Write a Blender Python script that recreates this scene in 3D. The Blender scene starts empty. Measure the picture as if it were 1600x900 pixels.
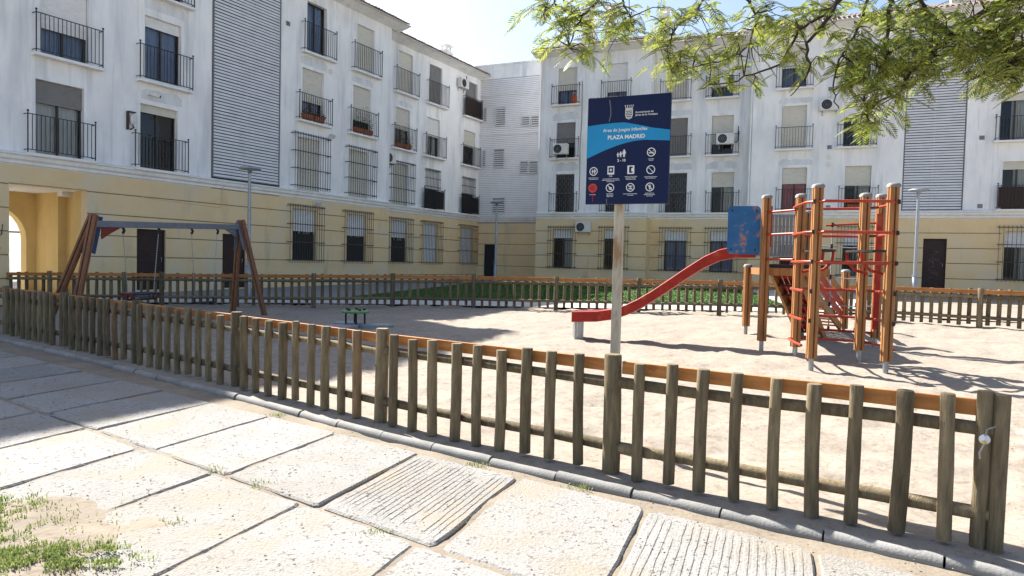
import bpy, bmesh, math, random
from mathutils import Vector, Matrix
random.seed(7)
scene = bpy.context.scene
COL = scene.collection
R = math.radians

# ------------------------------------------------------------------ camera
CAM_H = 1.63
pitch = math.atan(41/1080); roll = math.atan(.0248)
Fw = Vector((0, math.cos(pitch), -math.sin(pitch)))
R0 = Vector((1, 0, 0)); U0 = R0.cross(Fw)
Rt = math.cos(roll)*R0 + math.sin(roll)*U0
Up = -math.sin(roll)*R0 + math.cos(roll)*U0
cd = bpy.data.cameras.new('camera'); cam = bpy.data.objects.new('camera', cd); COL.objects.link(cam)
cd.sensor_width = 36; cd.lens = 36*1080/1600; cd.clip_end = 2000; cd.clip_start = .05
M = Matrix((Rt, Up, -Fw)).transposed().to_4x4(); M.translation = (0, 0, CAM_H)
cam.matrix_world = M
scene.camera = cam

# ------------------------------------------------------------------ sky, sun, exposure
SUN_AZ = R(-43)      # from +Y towards +X
SUN_EL = R(44.3)
w = bpy.data.worlds.new('World'); scene.world = w; w.use_nodes = True
nt = w.node_tree
sky = nt.nodes.new('ShaderNodeTexSky'); sky.sky_type = 'NISHITA'; sky.sun_disc = False
sky.sun_elevation = SUN_EL; sky.sun_rotation = SUN_AZ
sky.air_density = 1.0; sky.dust_density = 2.0; sky.ozone_density = 1.0
bg = nt.nodes['Background']; bg.inputs['Strength'].default_value = .074
nt.links.new(sky.outputs[0], bg.inputs[0])
sl = bpy.data.lights.new('sun', 'SUN'); sl.energy = 5.0; sl.angle = R(.53); sl.color = (1, .95, .87)
so = bpy.data.objects.new('sun', sl); COL.objects.link(so)
sd = Vector((math.sin(SUN_AZ)*math.cos(SUN_EL), math.cos(SUN_AZ)*math.cos(SUN_EL), math.sin(SUN_EL)))
so.rotation_euler = sd.to_track_quat('Z', 'Y').to_euler(); so.location = sd*60
scene.view_settings.view_transform = 'Standard'; scene.view_settings.look = 'None'
scene.view_settings.gamma = 1; scene.view_settings.exposure = 1.64
try: scene.view_settings.use_curve_mapping = False
except Exception: pass

# ------------------------------------------------------------------ helpers
class MB:
    def __init__(s): s.v = []; s.f = []; s.m = []; s.sm = []
    def face(s, pts, mi=0, sm=False):
        b = len(s.v); s.v += [tuple(p) for p in pts]; s.f.append(tuple(range(b, b+len(pts)))); s.m.append(mi); s.sm.append(sm)
    def grid(s, rows, mi=0, sm=False, close=False):
        b = len(s.v); n = len(rows[0])
        for r_ in rows: s.v += [tuple(p) for p in r_]
        for i in range(len(rows)-1):
            for j in range(n if close else n-1):
                k = (j+1) % n
                s.f.append((b+i*n+j, b+i*n+k, b+(i+1)*n+k, b+(i+1)*n+j)); s.m.append(mi); s.sm.append(sm)
    def box(s, x0, x1, y0, y1, z0, z1, mi=0):
        b = len(s.v)
        s.v += [(x0,y0,z0),(x1,y0,z0),(x1,y1,z0),(x0,y1,z0),(x0,y0,z1),(x1,y0,z1),(x1,y1,z1),(x0,y1,z1)]
        for f in ((0,3,2,1),(4,5,6,7),(0,1,5,4),(1,2,6,5),(2,3,7,6),(3,0,4,7)):
            s.f.append(tuple(b+i for i in f)); s.m.append(mi); s.sm.append(False)
    def beam(s, p, q, wd, ht, up=(0,0,1), mi=0):
        p = Vector(p); q = Vector(q); d = (q-p).normalized(); u = Vector(up)
        sx = d.cross(u)
        if sx.length < 1e-4: sx = d.cross(Vector((0,1,0)))
        sx.normalize(); uz = sx.cross(d).normalized()
        a = sx*wd/2; c = uz*ht/2; b = len(s.v)
        s.v += [tuple(p-a-c),tuple(p+a-c),tuple(p+a+c),tuple(p-a+c),tuple(q-a-c),tuple(q+a-c),tuple(q+a+c),tuple(q-a+c)]
        for f in ((0,1,2,3),(7,6,5,4),(0,4,5,1),(1,5,6,2),(2,6,7,3),(3,7,4,0)):
            s.f.append(tuple(b+i for i in f)); s.m.append(mi); s.sm.append(False)
    def tube(s, pts, rad, n=8, caps=True, mi=0, closed=False):
        pts = [Vector(p) for p in pts]; N = len(pts)
        rs = rad if isinstance(rad, (list, tuple)) else [rad]*N
        rows = []; prev = None
        for i, p in enumerate(pts):
            if closed: d = pts[(i+1) % N]-pts[i-1]
            else: d = pts[min(i+1, N-1)]-pts[max(i-1, 0)]
            d.normalize()
            if prev is None:
                a = d.cross(Vector((0,0,1)))
                if a.length < 1e-3: a = Vector((1,0,0))
            else: a = prev-d*prev.dot(d)
            a.normalize(); prev = a; b = d.cross(a)
            rows.append([p+(a*math.cos(2*math.pi*k/n)+b*math.sin(2*math.pi*k/n))*rs[i] for k in range(n)])
        if closed: rows.append(rows[0])
        s.grid(rows, mi, True, True)
        if caps and not closed:
            s.face(rows[0][::-1], mi); s.face(rows[-1], mi)
    def build(s, name, mat, parent=None, local=False, bevel=0):
        me = bpy.data.meshes.new(name)
        v = s.v
        if parent is not None and not local and parent.name in ORG:
            o = ORG[parent.name]; v = [(a-o[0], b-o[1], c-o[2]) for a, b, c in v]
        me.from_pydata(v, [], s.f)
        for mm in (mat if isinstance(mat, (list, tuple)) else [mat]): me.materials.append(mm)
        me.polygons.foreach_set('material_index', s.m); me.polygons.foreach_set('use_smooth', s.sm)
        me.update()
        return link(me, name, parent, bevel)
ORG = {}
def link(me, name, parent=None, bevel=0, loc=None, rot=None):
    o = bpy.data.objects.new(name, me); COL.objects.link(o)
    if parent is not None:
        o.parent = parent
        if parent.name in ORG: ORG[o.name] = ORG[parent.name]
    if loc is not None: o.location = loc
    if rot is not None: o.rotation_euler = rot
    if bevel:
        b = o.modifiers.new('bevel', 'BEVEL'); b.width = bevel; b.segments = 2; b.limit_method = 'ANGLE'
    return o
def thing(name, label, cat, loc=(0,0,0), rotz=0, group=None, world=True):
    o = bpy.data.objects.new(name, None); COL.objects.link(o); o.empty_display_size = .2
    o.location = loc; o.rotation_euler = (0, 0, rotz)
    if world: ORG[o.name] = tuple(loc)      # children are written in world coordinates
    return tag(o, label, cat, group)
def tag(o, label=None, cat=None, group=None, kind=None):
    if label: o['label'] = label
    if cat: o['category'] = cat
    if group: o['group'] = group
    if kind: o['kind'] = kind
    return o
def lathe(mb, prof, c, n=16, mi=0):
    mb.grid([[(c[0]+r_*math.cos(2*math.pi*k/n), c[1]+r_*math.sin(2*math.pi*k/n), c[2]+z) for k in range(n)] for r_, z in prof], mi, True, True)
def disc(mb, cx, cz, y, r0, r1, n=24, mi=0, a0=0, a1=2*math.pi):
    # flat ring in the local xz plane facing -y
    for k in range(n):
        t = a0+(a1-a0)*k/n; u = a0+(a1-a0)*(k+1)/n
        P = lambda r_, q: (cx+r_*math.cos(q), y, cz+r_*math.sin(q))
        if r0 <= 0: mb.face([P(r1, t), P(r1, u), (cx, y, cz)], mi)
        else: mb.face([P(r1, t), P(r1, u), P(r0, u), P(r0, t)], mi)

# ground height: level pavement, sand rising gently towards the buildings
def gq(x, y): return (x-2.76)*.572+(y-3.98)*.82
def g(x, y):
    q = gq(x, y)
    if q <= 0: return 0.
    t = min(q/11, 1)
    return .29*t*t*(3-2*t)+min(max(0, q-11)*.012, .45)

# ------------------------------------------------------------------ materials
def mat(name, col, rough=.8, var=.25, scale=6, stretch=(1,1,1), bump=.0, bscale=40, metal=0, col2=None, detail=6, spec=.3, vscale=None, coat=0):
    m = bpy.data.materials.new(name); m.use_nodes = True; t = m.node_tree; N = t.nodes; K = t.links
    b = N['Principled BSDF']; b.inputs['Roughness'].default_value = rough; b.inputs['Metallic'].default_value = metal
    b.inputs['Specular IOR Level'].default_value = spec
    if coat: b.inputs['Coat Weight'].default_value = coat
    tc = N.new('ShaderNodeTexCoord'); mp = N.new('ShaderNodeMapping'); mp.inputs['Scale'].default_value = stretch
    K.new(tc.outputs['Object'], mp.inputs[0])
    nz = N.new('ShaderNodeTexNoise'); nz.inputs['Scale'].default_value = scale; nz.inputs['Detail'].default_value = detail; nz.inputs['Roughness'].default_value = .65
    K.new(mp.outputs[0], nz.inputs['Vector'])
    rp = N.new('ShaderNodeValToRGB'); K.new(nz.outputs['Fac'], rp.inputs[0])
    c2 = col2 if col2 else tuple(c*(1-var) for c in col); c3 = tuple(min(1, c*(1+var*.5)) for c in col) if not col2 else col
    rp.color_ramp.elements[0].position = .32; rp.color_ramp.elements[0].color = (*c2, 1)
    rp.color_ramp.elements[1].position = .68; rp.color_ramp.elements[1].color = (*c3, 1)
    src = rp.outputs[0]
    if vscale:   # per-object tint
        oi = N.new('ShaderNodeObjectInfo'); hs = N.new('ShaderNodeHueSaturation')
        mr = N.new('ShaderNodeMapRange'); mr.inputs[3].default_value = 1-vscale; mr.inputs[4].default_value = 1+vscale
        K.new(oi.outputs['Random'], mr.inputs[0]); K.new(mr.outputs[0], hs.inputs['Value']); K.new(src, hs.inputs['Color']); src = hs.outputs[0]
    K.new(src, b.inputs['Base Color'])
    if bump:
        n2 = N.new('ShaderNodeTexNoise'); n2.inputs['Scale'].default_value = bscale; n2.inputs['Detail'].default_value = 5
        K.new(mp.outputs[0], n2.inputs['Vector'])
        bp = N.new('ShaderNodeBump'); bp.inputs['Strength'].default_value = bump; bp.inputs['Distance'].default_value = .01
        K.new(n2.outputs['Fac'], bp.inputs['Height']); K.new(bp.outputs[0], b.inputs['Normal'])
    return m
def add_spots(m, col, scale, lo, hi, stretch=(1,1,1), amount=1., coord='Object', detail=3):
    """mix a second colour in where a noise field is high (stains, wear, speckle)"""
    t = m.node_tree; N = t.nodes; K = t.links; b = N['Principled BSDF']
    src = b.inputs['Base Color'].links[0].from_socket
    tc = N.new('ShaderNodeTexCoord'); mp = N.new('ShaderNodeMapping'); mp.inputs['Scale'].default_value = stretch; K.new(tc.outputs[coord], mp.inputs[0])
    nz = N.new('ShaderNodeTexNoise'); nz.inputs['Scale'].default_value = scale; nz.inputs['Detail'].default_value = detail; nz.inputs['Roughness'].default_value = .6
    K.new(mp.outputs[0], nz.inputs['Vector'])
    mr = N.new('ShaderNodeMapRange'); mr.inputs[1].default_value = lo; mr.inputs[2].default_value = hi; mr.inputs[4].default_value = amount
    K.new(nz.outputs['Fac'], mr.inputs[0])
    mx = N.new('ShaderNodeMix'); mx.data_type = 'RGBA'; mx.inputs['B'].default_value = (*col, 1)
    K.new(mr.outputs[0], mx.inputs['Factor']); K.new(src, mx.inputs['A']); K.new(mx.outputs['Result'], b.inputs['Base Color'])
    return m
m_joint = mat('brown_joint', (.33,.24,.14), .9, .2, 4)
m_white = mat('white_plaster', (.86,.86,.855), .9, .12, .9, (1,1,.5), .15, 30)
add_spots(m_white, (.47,.49,.53), 1.5, .52, .76, (1,1,.13), .75)
add_spots(m_white, (.60,.62,.66), .45, .54, .68, (1,1,1), .35, detail=8)
add_spots(m_white, (.55,.56,.59), 6, .56, .70, (1,1,.05), .5, detail=5)
add_spots(m_white, (.40,.40,.41), .9, .64, .78, (1,1,.5), .4, detail=8)
m_trimw = mat('white_trim', (.84,.83,.81), .8, .10, 3, (1,1,1), .1, 30)
add_spots(m_trimw, (.5,.5,.5), 1.2, .56, .78, (1,1,.4), .45)
m_yellow = mat('yellow_plaster', (.80,.60,.335), .9, .08, 1.2, (1,1,1), .15, 30)
add_spots(m_yellow, (.69,.59,.42), .6, .48, .62, (1,1,1), .7)
add_spots(m_yellow, (.40,.35,.25), 1.3, .58, .78, (1,1,.25), .5)
m_ochre = mat('ochre_plaster', (.70,.51,.22), .9, .12, 1.5, (1,1,.5), .1, 30)
m_dark = mat('dark_interior', (.02,.02,.022), .9, .2)  # near-black colour stands in for the shade inside rooms and behind louvres
m_iron = mat('dark_iron', (.035,.033,.035), .6, .3, 20, spec=.4)
m_rustiron = mat('weathered_iron', (.09,.075,.06), .7, .4, 12)
m_bframe = mat('bronze_frame', (.06,.045,.035), .5, .2)
m_brown = mat('brown_sheet', (.045,.026,.022), .65, .25, 5, (1,1,1))
m_shutter = mat('cream_shutter', (.62,.60,.53), .7, .1, 4, (1,1,3))
m_shutw = mat('white_shutter', (.75,.75,.74), .7, .1, 4, (1,1,3))
m_shutg = mat('grey_shutter', (.22,.215,.21), .7, .12, 4)
m_curtain = mat('curtain', (.55,.55,.52), .95, .25, 5, (6,1,.4))
m_pink = mat('pink_curtain', (.50,.14,.15), .95, .25, 5, (6,1,.4))
m_blue = mat('blue_curtain', (.22,.28,.42), .95, .3, 5, (6,1,.4))
m_tile = mat('roof_tile', (.17,.12,.095), .9, .5, 7, bump=.2, vscale=.2)
m_gutter = mat('cream_gutter', (.60,.57,.52), .6, .12, 3)
m_slat = mat('aluminium_slat', (.69,.695,.71), .6, .10, 2)
m_grey = mat('grey_metal', (.33,.36,.40), .45, .15, 6, metal=.5)
m_galv = mat('galvanised', (.34,.355,.38), .4, .2, 14, metal=.75)
m_ac = mat('ac_white', (.66,.66,.63), .5, .1, 4)
m_terra = mat('terracotta', (.36,.12,.06), .85, .25, 8)
m_gate = mat('gate_steel', (.20,.19,.18), .6, .2, 9)
m_dblue = mat('dark_blue_paint', (.018,.04,.10), .5, .3, 6)
m_dred = mat('dull_red_paint', (.20,.025,.022), .5, .3, 6)
m_black = mat('black_rubber', (.025,.025,.027), .7, .2)
m_fence = mat('weathered_pole', (.190,.148,.088), .85, .5, 5, (5,5,.7), .5, 30, vscale=.3)
add_spots(m_fence, (.07,.072,.045), 3, .52, .75, (1,1,.5), .55)
m_fence2 = mat('newer_pole', (.20,.13,.07), .8, .4, 5, (5,5,.7), .4, 30, vscale=.2)
add_spots(m_fence2, (.07,.05,.03), 9, .62, .70, (3,3,.25), .8)
add_spots(m_fence, (.06,.045,.03), 9, .64, .72, (3,3,.25), .8)
m_board = mat('orange_board', (.42,.175,.05), .65, .35, 3, (1,1,8), .15, 30, vscale=.12)
add_spots(m_board, (.26,.10,.03), 5, .64, .72, (1,1,1), .7)
m_wood = mat('play_timber', (.34,.16,.058), .6, .35, 4, (6,6,.6), .2, 30, vscale=.1)
add_spots(m_wood, (.22,.11,.05), 3, .56, .75, (2,2,.6), .6)
m_woodr = mat('swing_timber', (.25,.115,.06), .65, .35, 4, (6,6,.6), .2, 30, vscale=.1)
m_red = mat('red_paint', (.34,.022,.012), .5, .3, 5, bump=.05, spec=.25)
add_spots(m_red, (.30,.10,.05), 5, .58, .72, (1,1,1), .7)
m_redrail = mat('red_tube', (.36,.042,.016), .4, .35, 6, spec=.4)
m_bluep = mat('blue_panel', (.02,.115,.29), .5, .2, 5, spec=.3)
add_spots(m_bluep, (.33,.16,.10), 5, .57, .64, (1,1,1), .9, detail=6)
m_blueg = mat('blue_steel', (.17,.19,.235), .45, .2, 6, metal=.3)
m_navy = mat('sign_navy', (.008,.016,.062), .5, .12, 3, spec=.15)
m_cyan = mat('sign_cyan', (.02,.24,.50), .5, .1, 3, spec=.15)
m_print = mat('sign_white', (.68,.70,.72), .5, .1, 20)
m_redp = mat('sign_red', (.42,.02,.02), .5, .2, 20)
m_post = mat('sign_post', (.44,.41,.33), .6, .15, 5, (3,3,.6), .1)
add_spots(m_post, (.24,.13,.05), 4, .47, .60, (2,2,.5), .85, detail=6)
m_green = mat('green_plastic', (.13,.30,.10), .45, .3, 8)
m_rubber = mat('grey_slab', (.30,.31,.33), .8, .15, 6)
m_leafg = mat('shrub_leaf', (.05,.10,.03), .7, .5, 4)
m_flower = mat('red_flower', (.45,.05,.08), .7, .3, 9)
m_kerb = mat('kerb_concrete', (.24,.236,.225), .9, .22, 5, bump=.4, bscale=60, vscale=.1)
m_graff = mat('graffiti_black', (.015,.015,.018), .6)
m_scrib = mat('scratch_grey', (.32,.31,.30), .7)
# slabs: pale granite with dark pits
m_slab = mat('granite_slab', (.265,.258,.247), .95, .10, 3, bump=1.0, bscale=55, vscale=.07)
add_spots(m_slab, (.07,.065,.06), 30, .585, .66, (1,1,1), .85, detail=3)
add_spots(m_slab, (.15,.14,.13), 75, .52, .66, (1,1,1), .7, detail=3)
add_spots(m_slab, (.21,.19,.16), .8, .45, .62, (1,1,1), .6, detail=6)
add_spots(m_slab, (.26,.225,.18), 1.6, .52, .68, (1,1,1), .75)
m_sand = mat('sand', (.275,.238,.197), .95, .14, 1.3, bump=1.0, bscale=16)
add_spots(m_sand, (.17,.13,.092), 11, .50, .70, (1,1,1), .7, detail=8)
add_spots(m_sand, (.09,.066,.045), 38, .60, .70, (1,1,1), .7, detail=4)
m_dirt = mat('dirt', (.22,.185,.143), .95, .25, 2, bump=.8, bscale=30)
add_spots(m_dirt, (.12,.09,.065), 12, .58, .70, (1,1,1), .7, detail=6)
m_asph = mat('court_pavement', (.24,.235,.23), .9, .15, 2, bump=.2)
m_pale = mat('pale_concrete', (.47,.46,.44), .9, .12, 2, bump=.2)
m_lawn = mat('lawn_soil', (.06,.10,.025), .95, .4, 3)
m_ground = mat('ground_earth', (.36,.31,.24), .95, .25, .6)
def pane_mat():
    m = bpy.data.materials.new('window_glass'); m.use_nodes = True; t = m.node_tree; N = t.nodes; K = t.links
    for n in list(N): N.remove(n)
    o = N.new('ShaderNodeOutputMaterial'); mx = N.new('ShaderNodeMixShader'); tr = N.new('ShaderNodeBsdfTransparent'); gl = N.new('ShaderNodeBsdfGlossy')
    tr.inputs[0].default_value = (.85,.87,.88,1); gl.inputs['Roughness'].default_value = .03; gl.inputs[0].default_value = (.9,.93,1,1)
    fr = N.new('ShaderNodeFresnel'); fr.inputs[0].default_value = 1.5
    K.new(fr.outputs[0], mx.inputs[0]); K.new(tr.outputs[0], mx.inputs[1]); K.new(gl.outputs[0], mx.inputs[2]); K.new(mx.outputs[0], o.inputs[0])
    return m
m_glass = pane_mat()
def leaf_mat(name, a, b, transl=.5):
    m = bpy.data.materials.new(name); m.use_nodes = True; t = m.node_tree; N = t.nodes; K = t.links
    P = N['Principled BSDF']; P.inputs['Roughness'].default_value = .5
    ge = N.new('ShaderNodeNewGeometry'); rp = N.new('ShaderNodeValToRGB')
    rp.color_ramp.elements[0].color = (*a, 1); rp.color_ramp.elements[1].color = (*b, 1)
    K.new(ge.outputs['Random Per Island'], rp.inputs[0]); K.new(rp.outputs[0], P.inputs['Base Color'])
    tl = N.new('ShaderNodeBsdfTranslucent'); K.new(rp.outputs[0], tl.inputs[0])
    mx = N.new('ShaderNodeMixShader'); mx.inputs[0].default_value = transl
    K.new(P.outputs[0], mx.inputs[1]); K.new(tl.outputs[0], mx.inputs[2]); K.new(mx.outputs[0], N['Material Output'].inputs[0])
    return m
m_grass = leaf_mat('grass_blade', (.10,.16,.035), (.36,.40,.13), .35)
m_turf = leaf_mat('turf_blade', (.045,.12,.018), (.09,.19,.032), .3)
m_frond = leaf_mat('feather_leaf', (.08,.145,.03), (.38,.40,.06), .5)
m_bark = mat('bark', (.055,.042,.033), .9, .4, 12, bump=.4)

# ------------------------------------------------------------------ ground
def lin(a, b, n): return [a+(b-a)*i/n for i in range(n+1)]
def vn(x, y, s=1., seed=0):          # cheap value noise
    x = x*s+seed*17.3; y = y*s-seed*9.1
    xi = math.floor(x); yi = math.floor(y); fx = x-xi; fy = y-yi
    h = lambda i, j: ((math.sin(i*127.1+j*311.7+seed*74.7)*43758.5453) % 1)
    fx = fx*fx*(3-2*fx); fy = fy*fy*(3-2*fy)
    return (h(xi,yi)*(1-fx)+h(xi+1,yi)*fx)*(1-fy)+(h(xi,yi+1)*(1-fx)+h(xi+1,yi+1)*fx)*fy-.5
mb = MB()
xs = [-900,-400,-150,-70]+lin(-40,50,45)+[80,160,400,900]; ys = [-300,-100,-40,-15]+lin(-6,60,33)+[90,150,300,600,1200]
mb.grid([[(x, y, g(x, y)-.09) for x in xs] for y in ys], 0, True)
tag(mb.build('ground', m_ground), kind='structure')

FENCE = [(3.9,3.2),(2.8,3.92),(.79,5.23),(-1.25,6.69),(-3.31,8.35),(-5.39,9.93),(-7.42,11.44),(-9.48,12.94),(-11.5,14.45),(-13.5,15.95)]
def along(poly, t):
    i = max(0, min(int(math.floor(t)), len(poly)-2)); f = t-i
    a, b = poly[i], poly[i+1]
    return (a[0]+(b[0]-a[0])*f, a[1]+(b[1]-a[1])*f)
NI = (.6, .8)                        # into the playground
def on_fence(t, q):
    p = along(FENCE, t); return (p[0]+NI[0]*q, p[1]+NI[1]*q)
# sand of the playground: trodden, bumpy
mb = MB(); rows = []
qs = [-.26,-.13]+lin(0, 6, 105)+lin(6.15, 19, 80)
for q in qs:
    row = []
    for i in range(321):
        t = -1.5+i*11.3/320
        x, y = on_fence(t, q)
        z = g(x, y)+.05*vn(x, y, 1.3, 1)+.04*vn(x, y, 3.6, 2)+.022*vn(x, y, 9, 3)-.11*max(0, vn(x, y, 3.3, 31)-.17)-.09*max(0, vn(x, y, 5.1, 33)-.2)
        z += .022*vn(x, y, 14, 6)*(1 if q < 6 else 0)
        b_ = max(0, min(1, (.75-q)/.6)); b_ = b_*b_*(3-2*b_); z = z*(1-b_*.75)+b_*.042
        if q < -.24: z = .03
        row.append((x, y, z))
    rows.append(row)
mb.grid(rows, 0, True); tag(mb.build('sand_playground', m_sand), kind='structure')
# dirt of the path, between and around the slabs
mb = MB(); rows = []
for q in lin(-.315, -7.2, 100):
    row = []
    for i in range(171):
        t = -1.2+i*9.2/170
        x, y = on_fence(t, q)
        d = math.hypot((x+3.0)/.85, (y-3.65)/.7)
        z = -.004+.018*vn(x, y, 2.2, 11)+.012*vn(x, y, 7, 12)+.008*vn(x, y, 16, 13)+.050*math.exp(-d*d)
        row.append((x, y, z))
    rows.append(row)
mb.grid(rows, 0, True); tag(mb.build('path_dirt', m_dirt), kind='structure')
# far sheets
def sheet(name, pts, m, lift, n=14):
    mb = MB(); a, b, c, d = [Vector((*p, 0)) for p in pts]
    rows = []
    for i in range(n+1):
        u = i/n; rows.append([])
        for j in range(n+1):
            p = (a.lerp(b, j/n)).lerp(d.lerp(c, j/n), u); rows[-1].append((p.x, p.y, g(p.x, p.y)+lift))
    mb.grid(rows, 0, True); return tag(mb.build(name, m), kind='structure')
sheet('court_pavement', [(-32,20.3),(9,20.2),(16,33),(-16,50)], m_asph, .012)
sheet('far_path', [(-30,20.25),(8.3,20.0),(9.3,22.2),(-30,22.3)], m_pale, .035)
sheet('far_path', [(8.4,20.0),(10.4,20.0),(17,33.2),(12.0,36.0)], m_pale, .045)
sheet('lawn', [(-5.3,22.7),(9.0,22.6),(11.2,33.6),(-1.7,36.6)], m_lawn, .06)
sheet('dry_ground', [(10.6,19.2),(30,8),(40,21),(17.2,32.6)], m_sand, .03)
def blades(name, spots, n, hgt, seed, label, cat, wid=.006, base=0):
    rnd = random.Random(seed); mb = MB()
    for i in range(n):
        x, y = spots(rnd)
        z = g(x, y)+base; h = hgt*rnd.uniform(.5, 1.3); a = rnd.uniform(0, 6.283); l = rnd.uniform(.1, .8)*h
        dx, dy = math.cos(a), math.sin(a); w_ = wid*rnd.uniform(.7, 1.4)
        mx_, my_ = x+dx*l*.4, y+dy*l*.4
        mb.face([(x-dy*w_, y+dx*w_, z), (x+dy*w_, y-dx*w_, z), (mx_+dy*w_*.7, my_-dx*w_*.7, z+h*.65), (mx_-dy*w_*.7, my_+dx*w_*.7, z+h*.65)])
        b = len(mb.v)-4
        mb.v.append((x+dx*l, y+dy*l, z+h)); mb.f.append((b+3, b+2, b+4)); mb.m.append(0); mb.sm.append(False)
    return tag(mb.build(name, m_grass), label, cat, kind='stuff')
def lawn_spot(r_):
    u, v = r_.random(), r_.random()**1.5
    a = Vector((-5.2,22.8)).lerp(Vector((8.9,22.7)), u); b = Vector((-1.8,36.4)).lerp(Vector((11.1,33.5)), u)
    p = a.lerp(b, v); return p.x, p.y
blades('lawn_grass', lawn_spot, 30000, .05, 3, 'short green lawn grass behind the far fence', 'grass', .022, .05).data.materials[0] = m_turf
def patch(r_):
    while True:
        c = r_.choice([(-2.95,3.85,.42,.34),(-2.62,3.62,.35,.2),(-2.15,3.56,.22,.12),(-3.2,4.1,.3,.3),(-2.45,3.5,.3,.14)])
        x = r_.gauss(c[0], c[2]*.55); y = r_.gauss(c[1], c[3]*.55)
        if vn(x, y, 9, 21)+.5*vn(x, y, 23, 22) > r_.uniform(-.2,.25): return x, y
blades('grass_patch', patch, 5600, .022, 5, 'bright green grass growing in the dirt at the lower left corner', 'grass', .0035, .035)
tuft_c = [(-2.37,7.0),(-2.22,5.15),(-1.75,4.85),(-.78,4.02),(-.25,5.45),(.55,4.95),(-3.0,4.35),(-2.0,4.1),(-3.7,4.9),(-1.2,6.45),(-3.45,8.2),(-1.5,6.72),(-3.9,8.6),(-5.3,9.75),(-6,10.2),(1.2,4.72),(-6.8,10.8),(-.1,5.72),(-1.95,6.95)]
def tuft(r_):
    c = r_.choice(tuft_c); return r_.gauss(c[0], .05), r_.gauss(c[1], .035)
blades('weed_tufts', tuft, 1100, .03, 9, 'small weeds sprouting in slab joints and along the kerb', 'weeds', .003, .0)
rnd = random.Random(44); mb = MB()
for i in range(1500):                      # pebbles and dry leaves
    t = rnd.uniform(-.5, 6); q = rnd.choice([rnd.uniform(-3.2,-.3), rnd.uniform(0, 5)]); x, y = on_fence(t, q); z = g(x, y)+.008+(.02 if q < 0 else 0); r_ = rnd.uniform(.003, .011)
    p = [(x+r_*math.cos(a)*rnd.uniform(.6,1.3), y+r_*math.sin(a)*rnd.uniform(.6,1.3), z) for a in (0,1.3,2.5,3.8,5.1)]
    top = (x, y, z+r_*.7)
    for k in range(5): mb.face([p[k], p[(k+1) % 5], top])
tag(mb.build('pebbles', mat('pebble', (.25,.20,.15), .9, .5, 30)), 'loose pebbles and crumbs of earth scattered over path and sand', 'pebbles', kind='stuff')

# ------------------------------------------------------------------ paving slabs
pav = bpy.data.objects.new('paving', None); COL.objects.link(pav); tag(pav, kind='structure')
def slab(c, top, grooves=0, seed=0):
    rnd = random.Random(seed); mb = MB(); out = []
    cs = [Vector((*p, 0)) for p in c]; cen = sum(cs, Vector())/4
    for i in range(4):
        a, b = cs[i], cs[(i+1) % 4]; d = (b-a); L_ = d.length; d.normalize(); nrm = Vector((d.y, -d.x, 0)); r_ = rnd.uniform(.015, .06)
        m_ = 7
        for k in range(m_):
            p = a+d*(r_+(L_-2*r_)*k/(m_-1)); p += nrm*rnd.uniform(-.007, .007); out.append(p)
    tilt = (rnd.uniform(-.006, .006), rnd.uniform(-.006, .006))
    Z = lambda p, e=0: top+e+(p.x-cen.x)*tilt[0]+(p.y-cen.y)*tilt[1]
    n = len(out)
    inner = [cen+(p-cen)*.975 for p in out]
    mb.grid([[(p.x, p.y, -.05) for p in out], [(p.x, p.y, Z(p)-.012) for p in out], [(p.x, p.y, Z(p)) for p in inner]], 0, False, True)
    mb.face([(p.x, p.y, Z(p)) for p in inner])
    if grooves:                         # ribs along the slab's length
        a, b, c_, d_ = cs
        for k in range(grooves):
            u0 = .04+.92*k/grooves; u1 = u0+.92/grooves*.78
            v0, v1 = (.03, .97) if rnd.random() < .7 else (rnd.uniform(.03,.3), rnd.uniform(.6,.97))
            ns = 9
            rows = []
            for j in range(ns+1):
                v = v0+(v1-v0)*j/ns; w0 = rnd.uniform(-.005,.005)
                P = lambda u: a.lerp(b, u).lerp(d_.lerp(c_, u), v)
                p0, p1, p2, p3 = P(u0+w0), P(u0+.008+w0), P(u1-.008+w0), P(u1+w0)
                e = .0045*(1 if 0 < j < ns else 0)+rnd.uniform(-.0015, .0008)
                rows.append([(p0.x,p0.y,Z(p0,-.002)), (p1.x,p1.y,Z(p1,e)), (p2.x,p2.y,Z(p2,e)), (p3.x,p3.y,Z(p3,-.002))])
            mb.grid(rows)
    o = mb.build('slab', m_slab, pav); return o
E1 = Vector((.84,-.595)); A1 = Vector((-.5,-1.34)); P0 = Vector((-.73,5.73))
for row in range(4):
    for k in range(-10, 5):
        jit = lambda s: Vector((random.uniform(-s, s), random.uniform(-s, s)))
        off = Vector((0,0)) if row == 0 else E1*(-.13*row)
        o = P0+E1*k+A1*row+off
        e = E1*.972; a = A1*.968
        c = [o+E1*.012+jit(.012), o+e+jit(.012), o+e+a+jit(.015), o+E1*.012+a+jit(.015)]
        gro = 0
        if row == 0 and k == 0: gro = 19
        if row == 0 and k == 2: gro = 19
        if row == 0 and k == -7: gro = 14
        slab([tuple(p) for p in c], .012 if row < 2 else .010, gro, 100*row+k+50)

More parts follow.
